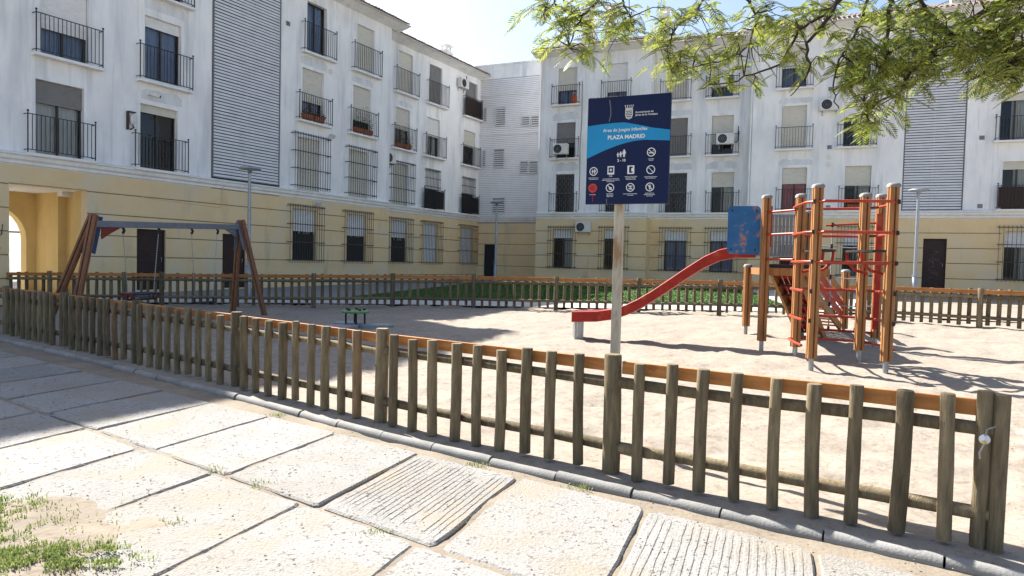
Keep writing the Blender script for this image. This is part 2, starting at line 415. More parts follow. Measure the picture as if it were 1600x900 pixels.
# ------------------------------------------------------------------ kerb of round-topped concrete pieces
kerb = bpy.data.objects.new('kerb', None); COL.objects.link(kerb); tag(kerb, kind='structure')
def kerb_mesh(L_, seed):
    mb = MB(); rnd = random.Random(seed); rows = []
    for i in range(6):
        x = L_*i/5; j = rnd.uniform(-.004, .004)
        rows.append([(x, .05*math.cos(a)+j*.5, max(-.06, .0+.05*math.sin(a)+j*.4)) for a in [R(-60)+R(300)*k/12 for k in range(13)]])
    mb.grid(rows, 0, True); mb.face(rows[0]); mb.face(rows[-1][::-1])
    me = bpy.data.meshes.new('kerb_stone'); me.from_pydata(mb.v, [], mb.f); me.materials.append(m_kerb)
    me.polygons.foreach_set('use_smooth', mb.sm); return me
kms = [kerb_mesh(.607, s) for s in range(4)]
kp = [on_fence(t/20, -.295) for t in range(-16, 181)]
acc = 0; nxt = .1; prev = Vector(kp[0])
i = 0; pts = []
for p in kp[1:]:
    p = Vector(p); d = (p-prev).length
    while acc+d >= nxt:
        pts.append(prev.lerp(p, (nxt-acc)/d)); nxt += .62
    acc += d; prev = p
for i in range(len(pts)-1):
    a, b = pts[i], pts[i+1]; d = b-a
    link(random.choice(kms), 'kerb_stone', kerb, 0, (a.x, a.y, .005+random.uniform(-.006,.006)), (random.uniform(-.03,.03), random.uniform(-.006,.006), math.atan2(d.y, d.x)+random.uniform(-.012,.012)))

# ------------------------------------------------------------------ picket fences
def pole_mesh(name, r_, h, seed, m, n=10, chamfer=.012, split=False):
    rnd = random.Random(seed); mb = MB(); rows = []
    bx, by = rnd.uniform(-.008,.008), rnd.uniform(-.008,.008)
    prof = [(0, 1.0), (.25, rnd.uniform(.97,1.03)), (.5, rnd.uniform(.96,1.03)), (.75, rnd.uniform(.96,1.02)), (1-chamfer*.5/h, .985), (1, .93)]
    ang = [1+rnd.uniform(-.05,.05) for k in range(n)]
    if split: ang[2] *= .72
    for f, s in prof:
        rows.append([(bx*math.sin(f*3)+r_*s*ang[k]*math.cos(2*math.pi*k/n), by*math.sin(f*3)+r_*s*ang[k]*math.sin(2*math.pi*k/n), f*h) for k in range(n)])
    mb.grid(rows, 0, True, True); mb.face(rows[-1]); mb.face(rows[0][::-1])
    me = bpy.data.meshes.new(name); me.from_pydata(mb.v, [], mb.f); me.materials.append(m); me.polygons.foreach_set('use_smooth', mb.sm)
    return me
pick_me = [pole_mesh('picket', .045, .86, s, m_fence) for s in range(12)]; pick_new = [pole_mesh('picket', .044, .86, 60+s, m_fence2) for s in range(3)]
post_me = [pole_mesh('post', .066, 1.10, 20+s, m_fence, 12, .02, s == 1) for s in range(4)]
def fence(name, label, poly, npick, side, seed, skip=()):
    """side: unit 2D vector from the rails towards the face that carries the pickets"""
    rnd = random.Random(seed)
    t = thing(name, label, 'fence', (poly[0][0], poly[0][1], g(*poly[0])))
    o = t.location.copy(); sx, sy = side
    for p in poly:
        z = g(*p)
        link(rnd.choice(post_me), 'post', t, 0, (p[0]-o.x, p[1]-o.y, z-.15-o.z+rnd.uniform(-.015,.02)), (rnd.uniform(-.012,.012), rnd.uniform(-.012,.012), rnd.uniform(0,6.28)))
    for i in range(len(poly)-1):
        a, b = poly[i], poly[i+1]; za, zb = g(*a), g(*b); L_ = math.hypot(b[0]-a[0], b[1]-a[1])
        for hz, rr in ((.735, .042), (.245, .042)):
            e = [rnd.uniform(-.012, .012) for k in range(5)]
            mb = MB(); mb.tube([(a[0]+(b[0]-a[0])*f, a[1]+(b[1]-a[1])*f, za+(zb-za)*f+hz+e[k]*.6) for k, f in enumerate((.01,.25,.5,.75,.99))], [rr*rnd.uniform(.9,1.08) for k in range(5)], 9)
            mb.build('rail', m_fence, t)
        mb = MB(); k = .052; fa, fb = .028, .972       # orange board nailed behind the picket heads
        mb.beam((a[0]+(b[0]-a[0])*fa-sx*k*.2, a[1]+(b[1]-a[1])*fa-sy*k*.2, za+.858+rnd.uniform(-.006,.006)), (a[0]+(b[0]-a[0])*fb-sx*k*.2, a[1]+(b[1]-a[1])*fb-sy*k*.2, zb+.858+rnd.uniform(-.006,.006)), .03, .095)
        mb.build('board', m_board, t, bevel=.004)
        n = npick if L_ > 1.8 else max(2, int(npick*L_/2.4))
        for j in range(1, n+1):
            f = j/(n+1)+rnd.uniform(-.006,.006); x = a[0]+(b[0]-a[0])*f+sx*.072; y = a[1]+(b[1]-a[1])*f+sy*.072; z = g(x, y)
            me = rnd.choice(pick_me) if rnd.random() > .045 else rnd.choice(pick_new)
            ob = link(me, 'picket', t, 0, (x-o.x, y-o.y, z+.045+rnd.uniform(-.02,.03)-o.z), (rnd.uniform(-.012,.012), rnd.uniform(-.015,.015), rnd.uniform(0, 6.28)))
            s = rnd.uniform(.88, 1.08); ob.scale = (s, s, 1)
    return t
nf = fence('picket_fence', 'weathered round picket fence with orange board running along the paved path', FENCE[1:], 9, (-.6,-.8), 4)
e_ = next(c for c in nf.children if c.name.startswith('post')); e_.data = pole_mesh('post', .043, 1.11, 91, m_fence, 12, .012); e_.location += Vector((-.062,.042,0))
link(pole_mesh('post', .046, 1.10, 92, m_fence, 12, .012), 'post', nf, 0, e_.location+Vector((.068,-.046,-.005)), (.004,.008,1))
FAR = [(-18.3,20.1),(-15.8,20.1),(-13.4,20.0),(-11.09,19.78),(-9.94,19.61),(-7.68,19.29),(-5.51,19.2),(-3.35,19.42),(-1.08,19.68),(1.25,19.56),(3.56,19.4),(5.78,19.23),(7.9,18.8),(9.6,17.6),(11.14,16.41),(12.75,15.2),(14.4,14.0)]
fence('picket_fence', 'long picket fence with orange board at the back of the sand, before the lawn', FAR, 9, (.05,.99), 8)
mb = MB()
tg = thing('padlock_tag', 'small white and yellow tag wired to the end post of the near fence', 'tag', (2.69,3.88,.70))
c_ = Vector((2.69,3.87,.70)); a_ = Vector((.8,-.6,0))
for k in range(14):
    u, v = 6.283*k/14, 6.283*(k+1)/14
    P = lambda q, r_: tuple(c_+a_*(math.cos(q)*r_)+Vector((0,0,math.sin(q)*r_))+Vector((-.6,-.8,0))*.03)
    mb.face([P(u,.028), P(v,.028), tuple(c_+Vector((-.6,-.8,0))*.045)])
mb.build('disc', m_print, tg)
mb = MB(); q_ = c_+Vector((-.6,-.8,0))*.047
mb.tube([q_+Vector((0,0,-.012)), q_+Vector((.0,0,-.020))], .012, 8); mb.build('yellow_mark', mat('yellow_mark', (.6,.35,.02), .5), tg)
mb = MB(); mb.tube([c_+Vector((-.02,-.03,.02)), c_+Vector((-.005,-.02,.055)), c_+Vector((.05,-.01,.07))], .004, 5); mb.tube([c_+Vector((-.02,-.03,-.02)), c_+Vector((-.04,-.02,-.075)), c_+Vector((-.035,-.02,-.11))], .006, 5); mb.build('wire', m_galv, tg)

# ------------------------------------------------------------------ apartment buildings
# local frame of a facade: x along the wall, -y outwards, z up
def wall(mb, s0, s1, z0, z1, y, ops, dep=.22, mi=0, rmi=None):
    rmi = mi if rmi is None else rmi
    S = sorted({s0, s1} | {v for o in ops for v in o[:2] if s0 < v < s1}); Z = sorted({z0, z1} | {v for o in ops for v in o[2:4] if z0 < v < z1})
    for i in range(len(S)-1):
        for j in range(len(Z)-1):
            cx, cz = (S[i]+S[i+1])/2, (Z[j]+Z[j+1])/2
            if any(o[0] < cx < o[1] and o[2] < cz < o[3] for o in ops): continue
            mb.face([(S[i],y,Z[j]),(S[i+1],y,Z[j]),(S[i+1],y,Z[j+1]),(S[i],y,Z[j+1])], mi)
    if dep:
        for a, b, c, d in [o[:4] for o in ops]:
            a, b, c, d = max(a, s0), min(b, s1), max(c, z0), min(d, z1)
            if a >= b or c >= d: continue
            mb.face([(a,y,c),(a,y,d),(a,y+dep,d),(a,y+dep,c)], rmi); mb.face([(b,y,c),(b,y+dep,c),(b,y+dep,d),(b,y,d)], rmi)
            mb.face([(a,y,d),(b,y,d),(b,y+dep,d),(a,y+dep,d)], rmi); mb.face([(a,y,c),(a,y+dep,c),(b,y+dep,c),(b,y,c)], rmi)
def railing(mb, s0, s1, z0, h, y, out=.22, ball=.035, pitch=.125):
    yo = y-out
    for s in (s0, s1):
        mb.beam((s, yo, z0), (s, yo, z0+h+.05), .026, .026); lathe(mb, [(.001,-ball),(ball*.8,-ball*.6),(ball,0),(ball*.8,ball*.6),(.001,ball)], (s, yo, z0+h+.05+ball), 8)
        mb.beam((s, yo, z0+h), (s, y, z0+h), .02, .02); mb.beam((s, yo, z0+.08), (s, y, z0+.08), .02, .02)
    mb.beam((s0, yo, z0+h), (s1, yo, z0+h), .035, .02); mb.beam((s0, yo, z0+.08), (s1, yo, z0+.08), .03, .02)
    n = max(2, round((s1-s0)/pitch))
    for k in range(1, n):
        s = s0+(s1-s0)*k/n; mb.beam((s, yo, z0+.08), (s, yo, z0+h), .016, .016)
def balcony(B, y, sc, z, w_, h=1.1, panel=None, out=.22):
    mb = MB(); mb.box(sc-w_/2-.03, sc+w_/2+.03, y-out-.05, y-.003, z-.09, z-.01)
    b = mb.build('balcony_slab', m_trimw, B, True)
    mb = MB(); railing(mb, sc-w_/2, sc+w_/2, z, h, y, out); mb.build('railing', m_iron, b, True)
    if panel:
        mb = MB(); mb.box(sc-w_/2+.03, sc+w_/2-.03, y-out+.02, y-out+.035, z+.05, z+h-.06); mb.build('privacy_panel', panel, b, True)
def grille(B, y, s0, s1, z0, z1, m=None, out=.2, pitch=.145, nh=4):
    mb = MB(); yo = y-out
    n = max(3, round((s1-s0)/pitch))
    for k in range(n+1):
        s = s0+(s1-s0)*k/n; mb.beam((s, yo, z0), (s, yo, z1), .015, .015)
        mb.beam((s, yo, z1-.02), (s, y, z1-.02), .014, .014)
    for k in range(nh):
        z = z0+.12+(z1-z0-.2)*k/(nh-1); mb.beam((s0-.05, yo-.012, z), (s1+.05, yo-.012, z), .012, .035)
        for s in (s0-.02, s1+.02): mb.beam((s, yo, z), (s, y+.02, z), .014, .03)
    return mb.build('window_grille', m or m_rustiron, B, True)
def gate(B, y, s0, s1, z0, z1):
    mb = MB(); n = max(4, round((s1-s0)/.115)); dz = .17; rows = int((z1-z0)/dz)
    for k in range(n+1): mb.beam((s0+(s1-s0)*k/n, y+.05, z0), (s0+(s1-s0)*k/n, y+.05, z1), .012, .016)
    for k in range(n):
        a = s0+(s1-s0)*k/n; b = s0+(s1-s0)*(k+1)/n
        for r_ in range(rows):
            z = z0+dz*r_
            p, q = (a, b) if (r_+k) % 2 else (b, a)
            mb.beam((p, y+.035, z), (q, y+.035, z+dz), .02, .008)
    for z in (z0+.02, z1-.03, (z0+z1)/2): mb.beam((s0, y+.045, z), (s1, y+.045, z), .02, .03)
    return mb.build('scissor_gate', m_gate, B, True)
def window(B, y, sc, z0, w_, h, shut=.4, sm=None, inside='curtain', mull=True, fm=None, surround=True):
    fm = fm or m_bframe; s0, s1, z1 = sc-w_/2, sc+w_/2, z0+h; yf = y+.15
    mb = MB(); t = .045
    mb.box(s0, s0+t, yf, yf+.05, z0, z1); mb.box(s1-t, s1, yf, yf+.05, z0, z1); mb.box(s0+t, s1-t, yf, yf+.05, z1-t, z1); mb.box(s0+t, s1-t, yf, yf+.05, z0, z0+t)
    if mull: mb.box(sc-.03, sc+.03, yf-.004, yf+.046, z0+t, z1-t)
    W = mb.build('window', fm, B, True)
    mb = MB(); mb.face([(s0+t,yf+.03,z0+t),(s1-t,yf+.03,z0+t),(s1-t,yf+.03,z1-t),(s0+t,yf+.03,z1-t)]); mb.build('pane', m_glass, W, True)
    if shut > 0:
        mb = MB(); zb = z1-h*shut; n = max(2, int(h*shut/.055)); rows = []
        for k in range(n+1):
            z = z1-(z1-zb)*k/n
            rows += [[(s0+.01,yf-.045,z),(s1-.01,yf-.045,z)], [(s0+.01,yf-.057,z-.012),(s1-.01,yf-.057,z-.012)]] if k < n else [[(s0+.01,yf-.045,z),(s1-.01,yf-.045,z)]]
        mb.grid(rows); mb.box(s0+.01, s1-.01, yf-.06, yf-.03, zb-.05, zb); mb.build('roller_shutter', sm or m_shutter, W, True)
    if inside in ('curtain', 'pink', 'blue', 'half'):
        mb = MB(); rows = []; a = s0 if inside != 'half' else sc-.1
        for z in (z0+.02, z1): rows.append([(a+(s1-a)*k/40, yf+.14+.025*math.sin(k*1.15)+.012*math.sin(k*.53), z) for k in range(41)])
        mb.grid(rows, 0, True); mb.build('curtain', {'pink': m_pink, 'blue': m_blue}.get(inside, m_curtain), W, True)
    if surround:
        mb = MB(); e = .11; yy = y-.018
        mb.box(s0-e, s0, yy, y+.01, z0, z1+e); mb.box(s1, s1+e, yy, y+.01, z0, z1+e); mb.box(s0, s1, yy, y+.01, z1, z1+e)
        mb.build('window_surround', m_white if z0 > 4 else m_yellow, W, True)
    return (s0, s1, z0, z1)
def tiles(mb, s0, s1, y0, y1, z0, z1, pitch=.21):
    n = round((s1-s0)/pitch)
    for k in range(n):
        c = s0+(s1-s0)*(k+.5)/n; j = random.uniform(-.03,.03); r_ = pitch*.36
        rows = []
        for (y, z) in ((y0+j, z0), (y1, z1)):
            rows.append([(c+r_*math.cos(a), y, z+.015+r_*.9*math.sin(a)) for a in [math.pi*q/6 for q in range(7)]])
        mb.grid(rows, 0, True); mb.face([rows[0][q] for q in range(7)])
def roof(B, s0, s1, yw, ze, depth, over=.6, pitch=.36):
    yf = yw-over; ym = yw+depth/2; zr = ze+(ym-yf)*pitch
    mb = MB()
    mb.face([(s0,yf,ze+.08),(s1,yf,ze+.08),(s1,ym,zr+.08),(s0,ym,zr+.08)]); mb.face([(s0,ym,zr+.08),(s1,ym,zr+.08),(s1,yw+depth+over,ze+.08),(s0,yw+depth+over,ze+.08)])
    for s in (s0, s1): mb.face([(s,yf,ze+.08),(s,ym,zr+.08),(s,yw+depth+over,ze+.08),(s,yw+depth+over,ze-.02),(s,yf,ze-.02)])
    mb.face([(s0,yf,ze-.02),(s1,yf,ze-.02),(s1,yf,ze+.08),(s0,yf,ze+.08)]); mb.face([(s0,yf,ze-.02),(s0,yw+.02,ze-.16),(s1,yw+.02,ze-.16),(s1,yf,ze-.02)])
    rf = mb.build('roof', m_white, B, True)
    mb = MB(); tiles(mb, s0, s1, yf-.09, ym, ze+.09, zr+.09); tag(mb.build('roof_tiles', m_tile, rf, True), kind='stuff')
    mb = MB(); mb.grid([[(s, yf-.06+.055*math.cos(a), ze+.045+.055*math.sin(a)) for a in [math.pi+math.pi*q/6 for q in range(7)]] for s in (s0, s1)], 0, True); mb.build('gutter', m_gutter, rf, True)
    return rf
def chimney(rf, s, y, z0, z1, w_=.55):
    mb = MB(); mb.box(s-w_/2, s+w_/2, y-w_/2, y+w_/2, z0, z1); mb.box(s-w_/2-.06, s+w_/2+.06, y-w_/2-.06, y+w_/2+.06, z1-.25, z1-.15)
    for dx in (-1, 1):
        for dy in (-1, 1): mb.box(s+dx*w_*.36-.05, s+dx*w_*.36+.05, y+dy*w_*.36-.05, y+dy*w_*.36+.05, z1, z1+.2)
    mb.box(s-w_/2-.08, s+w_/2+.08, y-w_/2-.08, y+w_/2+.08, z1+.2, z1+.28); mb.build('chimney', m_trimw, rf, True)
def body(B, s0, s1, y0, depth, z0, z1, dark_y=1.3, floors=()):
    mb = MB(); y1 = y0+depth
    mb.face([(s0,y0,z0),(s0,y0,z1),(s0,y1,z1),(s0,y1,z0)]); mb.face([(s1,y0,z0),(s1,y1,z0),(s1,y1,z1),(s1,y0,z1)]); mb.face([(s0,y1,z0),(s0,y1,z1),(s1,y1,z1),(s1,y1,z0)]); mb.face([(s0,y0,z1),(s1,y0,z1),(s1,y1,z1),(s0,y1,z1)])
    mb.build('outer_wall', m_white, B, True)
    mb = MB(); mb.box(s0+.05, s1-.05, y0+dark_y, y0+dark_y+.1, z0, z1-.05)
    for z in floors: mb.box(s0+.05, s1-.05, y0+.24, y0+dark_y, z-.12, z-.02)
    mb.build('interior_shade', m_dark, B, True)  # added near-black partition and floors, keeps the hollow interior dark behind the panes
def cornice(B, s0, s1, y, z0, z1, ends=(0, 0)):
    mb = MB(); h = z1-z0
    prof = [(0, z0), (-.05, z0+.02), (-.06, z0+h*.3), (-.13, z0+h*.45), (-.14, z0+h*.75), (-.20, z0+h*.8), (-.21, z1-.02), (0, z1+.03)]
    mb.grid([[(s0-ends[0], y+p[0], p[1]) for p in prof], [(s1+ends[1], y+p[0], p[1]) for p in prof]])
    mb.face([(s0-ends[0], y+p[0], p[1]) for p in prof]); mb.face([(s1+ends[1], y+p[0], p[1]) for p in prof][::-1]); mb.build('cornice', m_trimw, B, True)
def courses(B, s0, s1, y, zs, ops, proud=.028, gap=.036):
    """rendered courses of the ground floor, one part each, with recessed joints"""
    for i in range(len(zs)-1):
        a, b = zs[i]+gap/2, zs[i+1]-gap/2
        segs = [(s0, s1)]
        for o in ops:
            if o[2] < b-.05 and o[3] > a+.05:
                ns = []
                for p, q in segs:
                    if o[1]+.0 <= p or o[0] >= q: ns.append((p, q)); continue
                    if o[0]-p > .03: ns.append((p, o[0]))
                    if q-o[1] > .03: ns.append((o[1], q))
                segs = ns
        pcs = [(p, q, a, b) for p, q in segs]
        for o in ops:                    # what is left of the course above or below an opening
            if o[2] < b-.05 and o[3] > a+.05 and o[1] > s0 and o[0] < s1:
                if b-o[3] > .04: pcs.append((o[0], o[1], max(a, o[3]), b))
                if o[2]-a > .04: pcs.append((o[0], o[1], a, min(b, o[2])))
        for p, q, c, d in pcs:
            mb = MB(); mb.box(p, q, y-proud, y+.004, c, d); mb.build('render_course', m_yellow, B, True)
def door(B, y, s0, s1, z0, z1, m=None):
    mb = MB(); t = .05
    mb.box(s0, s0+t, y+.04, y+.12, z0, z1); mb.box(s1-t, s1, y+.04, y+.12, z0, z1); mb.box(s0+t, s1-t, y+.04, y+.12, z1-t, z1); mb.box(s0+t, s1-t, y+.07, y+.11, z0, z1-t)
    d = mb.build('door', m or m_brown, B, True)
    mb = MB(); mb.tube([(s1-.13, y+.06, (z0+z1)/2-.06), (s1-.13, y+.02, (z0+z1)/2-.06), (s1-.13, y+.02, (z0+z1)/2+.08), (s1-.13, y+.06, (z0+z1)/2+.08)], .012, 6); mb.build('handle', m_galv, d, True)
    return (s0, s1, z0, z1)
def louvre(B, s0, s1, z0, z1, y, pitch=.118, m=None, tilt=.05, frame=m_shutg):
    mb = MB(); n = int((z1-z0)/pitch)
    for k in range(n):
        z = z0+pitch*(k+.5)+random.uniform(-.004,.004)
        mb.beam((s0+.03, y, z), (s1-.03, y, z), .012, .089, (0, tilt*4, 1))
    p = mb.build('louvre_slats', m or m_slat, B, True)
    mb = MB()
    for s in (s0, s1): mb.box(s-.015, s+.015, y-.03, y+.06, z0, z1)
    mb.box(s0+.015, s1-.015, y-.03, y+.06, z0-.03, z0); mb.box((s0+s1)/2-.02, (s0+s1)/2+.02, y+.05, y+.09, z0, z1); mb.build('louvre_frame', frame, p, True)
def rot_of(dx, dy): return math.atan2(dy, dx)
# ---- left block
LB = thing('apartment_building', 'long white and yellow apartment block along the left side, nearest the swings', 'building', (-9.06, 30.1, 0), rot_of(.4886, .8725), world=False)
F1, F2, F3 = 4.5, 7.47, 10.42
ZJ = [.0, .78, 1.47, 2.16, 2.84, 3.53, 4.12]
opsA = []; opsL1 = []; opsL2 = []
W_ = lambda ops, *a, **k: ops.append(window(LB, *a, **k))
# section with the passage (one storey higher)
W_(opsA, 0, -10.04, F1, 1.40, 2.22, .28, m_shutg, 'curtain'); balcony(LB, 0, -10.07, F1, 1.95, 1.12)
W_(opsA, 0, -9.90, F2+.05, 1.40, 2.15, .62, m_shutw, 'blue'); balcony(LB, 0, -9.84, F2, 1.95, 1.15)
W_(opsA, 0, -6.80, F1, 1.38, 2.18, .10, m_shutter, 'dark', True); balcony(LB, 0, -6.80, F1, 1.97, 1.12)
W_(opsA, 0, -6.66, F2+.1, 1.36, 2.1, .14, m_shutw, 'blue'); balcony(LB, 0, -6.64, F2, 1.97, 1.15)
W_(opsA, 0, -6.6, F3+.05, 1.36, 2.1, .4, m_shutw, 'dark'); balcony(LB, 0, -6.6, F3, 1.97, 1.15)
W_(opsA, 0, -9.9, F3+.05, 1.36, 2.1, .4, m_shutw, 'dark'); balcony(LB, 0, -9.8, F3, 1.97, 1.15)
W_(opsA, 0, -14.0, F1, 1.40, 2.22, .28, m_shutg, 'curtain'); W_(opsA, 0, -14.0, F2, 1.40, 2.22, .5, m_shutw, 'curtain')
PAS = (-11.45, -9.25, 0, 3.55)
gA = [PAS, door(LB, 0, -7.60, -6.54, .35, 2.44), (-4.2, -3.12, .35, 2.43)]
door(LB, 0, -4.2, -3.12, .35, 2.43)
mb = MB(); wall(mb, -17, -4.72, 4.1, 15.5, 0, opsA); mb.build('wall', m_white, LB, True)
mb = MB(); wall(mb, -17, -4.72, 0, 4.1, 0, [PAS, gA[1]], .3, 0, 1); mb.build('wall', [m_joint, m_yellow], LB, True)
courses(LB, -17, -11.45, 0, ZJ, []); courses(LB, -9.25, -4.72, 0, ZJ[:], [gA[1], gA[2]]); courses(LB, -11.45, -9.25, 0, [3.55, 4.12], [])
body(LB, -17, -4.72, 0, 3.6, 4.1, 15.5, 1.3, (F1, F2, F3, 13.4))
body(LB, -8.9, -4.73, .01, 3.58, 0, 4.09, 1.0)
cornice(LB, -17, 5.6, 0, 4.12, 4.46)
rfA = roof(LB, -17.3, -4.6, 0, 15.62, 3.6)
# the passage: side walls with pilasters, ceiling, arch at its far end
mb = MB(); D = 3.1
mb.face([(-9.25,.3,0),(-9.25,.75,0),(-9.25,.75,3.55),(-9.25,.3,3.55)])
for y0, y1, s in ((.75,1.7,-8.95),(1.7,2.0,-9.22),(2.0,D,-9.2)):
    mb.face([(s,y0,0),(s,y1,0),(s,y1,3.55),(s,y0,3.55)])
for y, a, b in ((.75,-9.25,-8.95),(1.7,-8.95,-9.22),(2.0,-9.22,-9.2)): mb.face([(a,y,0),(b,y,0),(b,y,3.55),(a,y,3.55)])
mb.face([(-13.0,.3,0),(-13.0,D,0),(-13.0,D,3.55),(-13.0,.3,3.55)]); mb.face([(-13.0,.302,0),(-11.45,.302,0),(-11.45,.302,3.55),(-13.0,.302,3.55)])
# arch wall
def arch(mb, y, s0, s1, c, r_, zs, top):
    pts = [(c-r_, 0)]+[(c-r_*math.cos(math.pi*k/14), zs+r_*.9*math.sin(math.pi*k/14)) for k in range(15)]+[(c+r_, 0)]
    mb.face([(s0,y,0),(c-r_,y,0),(c-r_,y,zs),(s0,y,zs)]); mb.face([(c+r_,y,0),(s1,y,0),(s1,y,zs),(c+r_,y,zs)])
    ar = pts[1:-1]
    for k in range(len(ar)-1): mb.face([(ar[k][0],y,ar[k][1]),(ar[k+1][0],y,ar[k+1][1]),(ar[k+1][0],y,top),(ar[k][0],y,top)])
    mb.face([(s0,y,zs),(c-r_,y,zs),(c-r_,y,top),(s0,y,top)]); mb.face([(c+r_,y,zs),(s1,y,zs),(s1,y,top),(c+r_,y,top)])
    for k in range(len(pts)-1): mb.face([(pts[k][0],y,pts[k][1]),(pts[k][0],y+.35,pts[k][1]),(pts[k+1][0],y+.35,pts[k+1][1]),(pts[k+1][0],y,pts[k+1][1])])
arch(mb, D, -13.0, -9.2, -10.75, 1.25, 2.0, 3.55)
mb.build('passage_wall', m_ochre, LB, True)
mb = MB(); mb.box(-13.0, -9.0, .3, 3.6, 3.55, 3.65); mb.box(-9.35, -9.0, 1.2, 1.5, 3.4, 3.55); mb.build('passage_ceiling', m_trimw, LB, True)
mb = MB()
for pts in ([(-11.62,2.35),(-11.66,2.05),(-11.74,2.0)], [(-11.9,2.3),(-11.8,2.12),(-11.7,2.02),(-11.62,2.1)], [(-11.74,2.0),(-11.78,1.8)], [(-12.0,1.68),(-11.66,1.66)]):
    for p, q in zip(pts, pts[1:]): mb.beam((p[0],-.028,p[1]), (q[0],-.028,q[1]), .006, .06, (0,-1,.01))
mb.build('graffiti', m_graff, LB, True)
# louvred stair bay and first bay
louvre(LB, -4.66, -1.5, 4.56, 13.05, -.02)
mb = MB(); mb.box(-4.72, -1.44, .45, .5, 4.1, 13.1); mb.build('stair_backing', m_dark, LB, True)
W_(opsL1, 0, .54, F3+.08, 1.16, 2.1, .0, None, 'blue'); balcony(LB, 0, .6, F3, 1.9, 1.2)
W_(opsL1, 0, .36, F2+.1, 1.25, 2.15, .62, m_shutter, 'blue'); balcony(LB, 0, .37, F2, 1.93, 1.12)
W_(opsL1, 0, .15, F1, 1.30, 2.25, .99, m_shutter, 'dark'); grille(LB, 0, -.82, 1.23, F1+.03, 6.92, m_iron, .24)
W_(opsL1, 0, 3.70, F3+.08, 1.22, 2.1, .96, m_shutter, 'dark'); balcony(LB, 0, 3.7, F3, 1.93, 1.2)
W_(opsL1, 0, 3.5, F2+.1, 1.25, 2.15, .72, m_shutter, 'dark'); balcony(LB, 0, 3.5, F2, 1.92, 1.12)
W_(opsL1, 0, 3.35, F1, 1.30, 2.2, .99, m_shutter, 'dark'); grille(LB, 0, 2.43, 4.38, F1+.03, 6.85, m_iron, .24)
gL1 = []
for sc, sh in ((-.03, .40), (3.25, .42)):
    gL1.append(window(LB, 0, sc, 1.42, 1.33, 2.25, sh, m_shutw, 'half', True)); grille(LB, 0, sc-.98, sc+.98, 1.36, 3.86)
    mb = MB(); mb.box(sc-.64, sc+.64, .10, .125, 1.42, 2.62); mb.build('privacy_panel', m_black, LB, True)
mb = MB(); wall(mb, -1.44, 5.6, 4.1, 13.15, 0, opsL1); mb.box(-4.72, -1.44, 0, .3, 13.06, 13.15); mb.build('wall', m_white, LB, True)
mb = MB(); wall(mb, -4.72, 5.6, 0, 4.1, 0, gL1+[gA[2]], .25, 0, 1); mb.build('wall', [m_joint, m_yellow], LB, True)
courses(LB, -4.72, 5.6, 0, ZJ, gL1+[gA[2]])
body(LB, -4.70, 5.6, 0, 6, 0, 13.15, 1.3, (F1, F2, F3))
rf1 = roof(LB, -4.55, 6.25, 0, 13.28, 6)
chimney(rf1, 4.6, 2.0, 13.6, 15.3)
# set back bay
y2 = .8
W_(opsL2, y2, 7.77, F3+.08, 1.22, 2.1, .96, m_shutter, 'dark'); balcony(LB, y2, 7.77, F3, 1.95, 1.2)
W_(opsL2, y2, 7.60, F2+.05, 1.22, 2.1, .5, m_shutter, 'half'); balcony(LB, y2, 7.64, F2, 1.88, 1.15)
W_(opsL2, y2, 7.47, F1, 1.25, 2.2, .99, m_shutter, 'dark'); grille(LB, y2, 6.48, 8.47, F1+.03, 6.8, m_iron, .24)
W_(opsL2, y2, 10.5, F3+.08, 1.22, 2.1, .95, m_shutg, 'dark'); balcony(LB, y2, 10.6, F3, 1.92, 1.2)
W_(opsL2, y2, 10.4, F2+.05, 1.22, 2.1, .45, m_shutw, 'curtain'); balcony(LB, y2, 10.42, F2, 1.95, 1.15)
W_(opsL2, y2, 10.35, F1, 1.38, 2.2, .45, m_shutw, 'dark'); grille(LB, y2, 9.66, 11.04, 5.65, 6.78, m_iron, .1, .145, 3); balcony(LB, y2, 10.35, F1, 1.95, 1.1, m_black)
W_(opsL2, y2, 14.25, F3+.05, 1.35, 2.1, .9, m_shutg, 'dark'); balcony(LB, y2, 14.27, F3, 1.9, 1.15, m_brown)
W_(opsL2, y2, 14.15, F2, 1.3, 2.1, .42, m_shutter, 'dark'); balcony(LB, y2, 14.15, F2, 1.95, 1.15)
W_(opsL2, y2, 14.1, F1, 1.40, 2.2, .42, m_shutw, 'dark'); grille(LB, y2, 13.4, 14.8, 5.6, 6.75, m_iron, .1, .145, 3); balcony(LB, y2, 14.1, F1, 1.95, 1.1, m_black)
gL2 = []
for sc, sh, ins, pan in ((7.45, .38, 'half', 1), (10.27, .98, 'dark', 0), (14.07, .98, 'dark', 0)):
    gL2.append(window(LB, y2, sc, 1.42, 1.33, 2.25, sh, m_shutw, ins)); grille(LB, y2, sc-1.0, sc+1.0, 1.36, 3.83)
    if pan:
        mb = MB(); mb.box(sc-.64, sc+.64, y2+.10, y2+.125, 1.42, 2.62); mb.build('privacy_panel', m_black, LB, True)
mb = MB(); wall(mb, 5.6, 16.2, 4.1, 13.0, y2, opsL2); mb.build('wall', m_white, LB, True)
mb = MB(); wall(mb, 5.6, 16.2, 0, 4.1, y2, gL2, .25, 0, 1); mb.build('wall', [m_joint, m_yellow], LB, True)
courses(LB, 5.6, 16.2, y2, ZJ, gL2); cornice(LB, 5.6, 16.2, y2, 4.12, 4.46)
body(LB, 5.6, 16.2, y2, 5.2, 0, 13.0, 1.3, (F1, F2, F3))
rf2 = roof(LB, 5.65, 16.6, y2, 13.1, 5.2)
chimney(rf2, 14.6, 3.0, 13.4, 14.9)
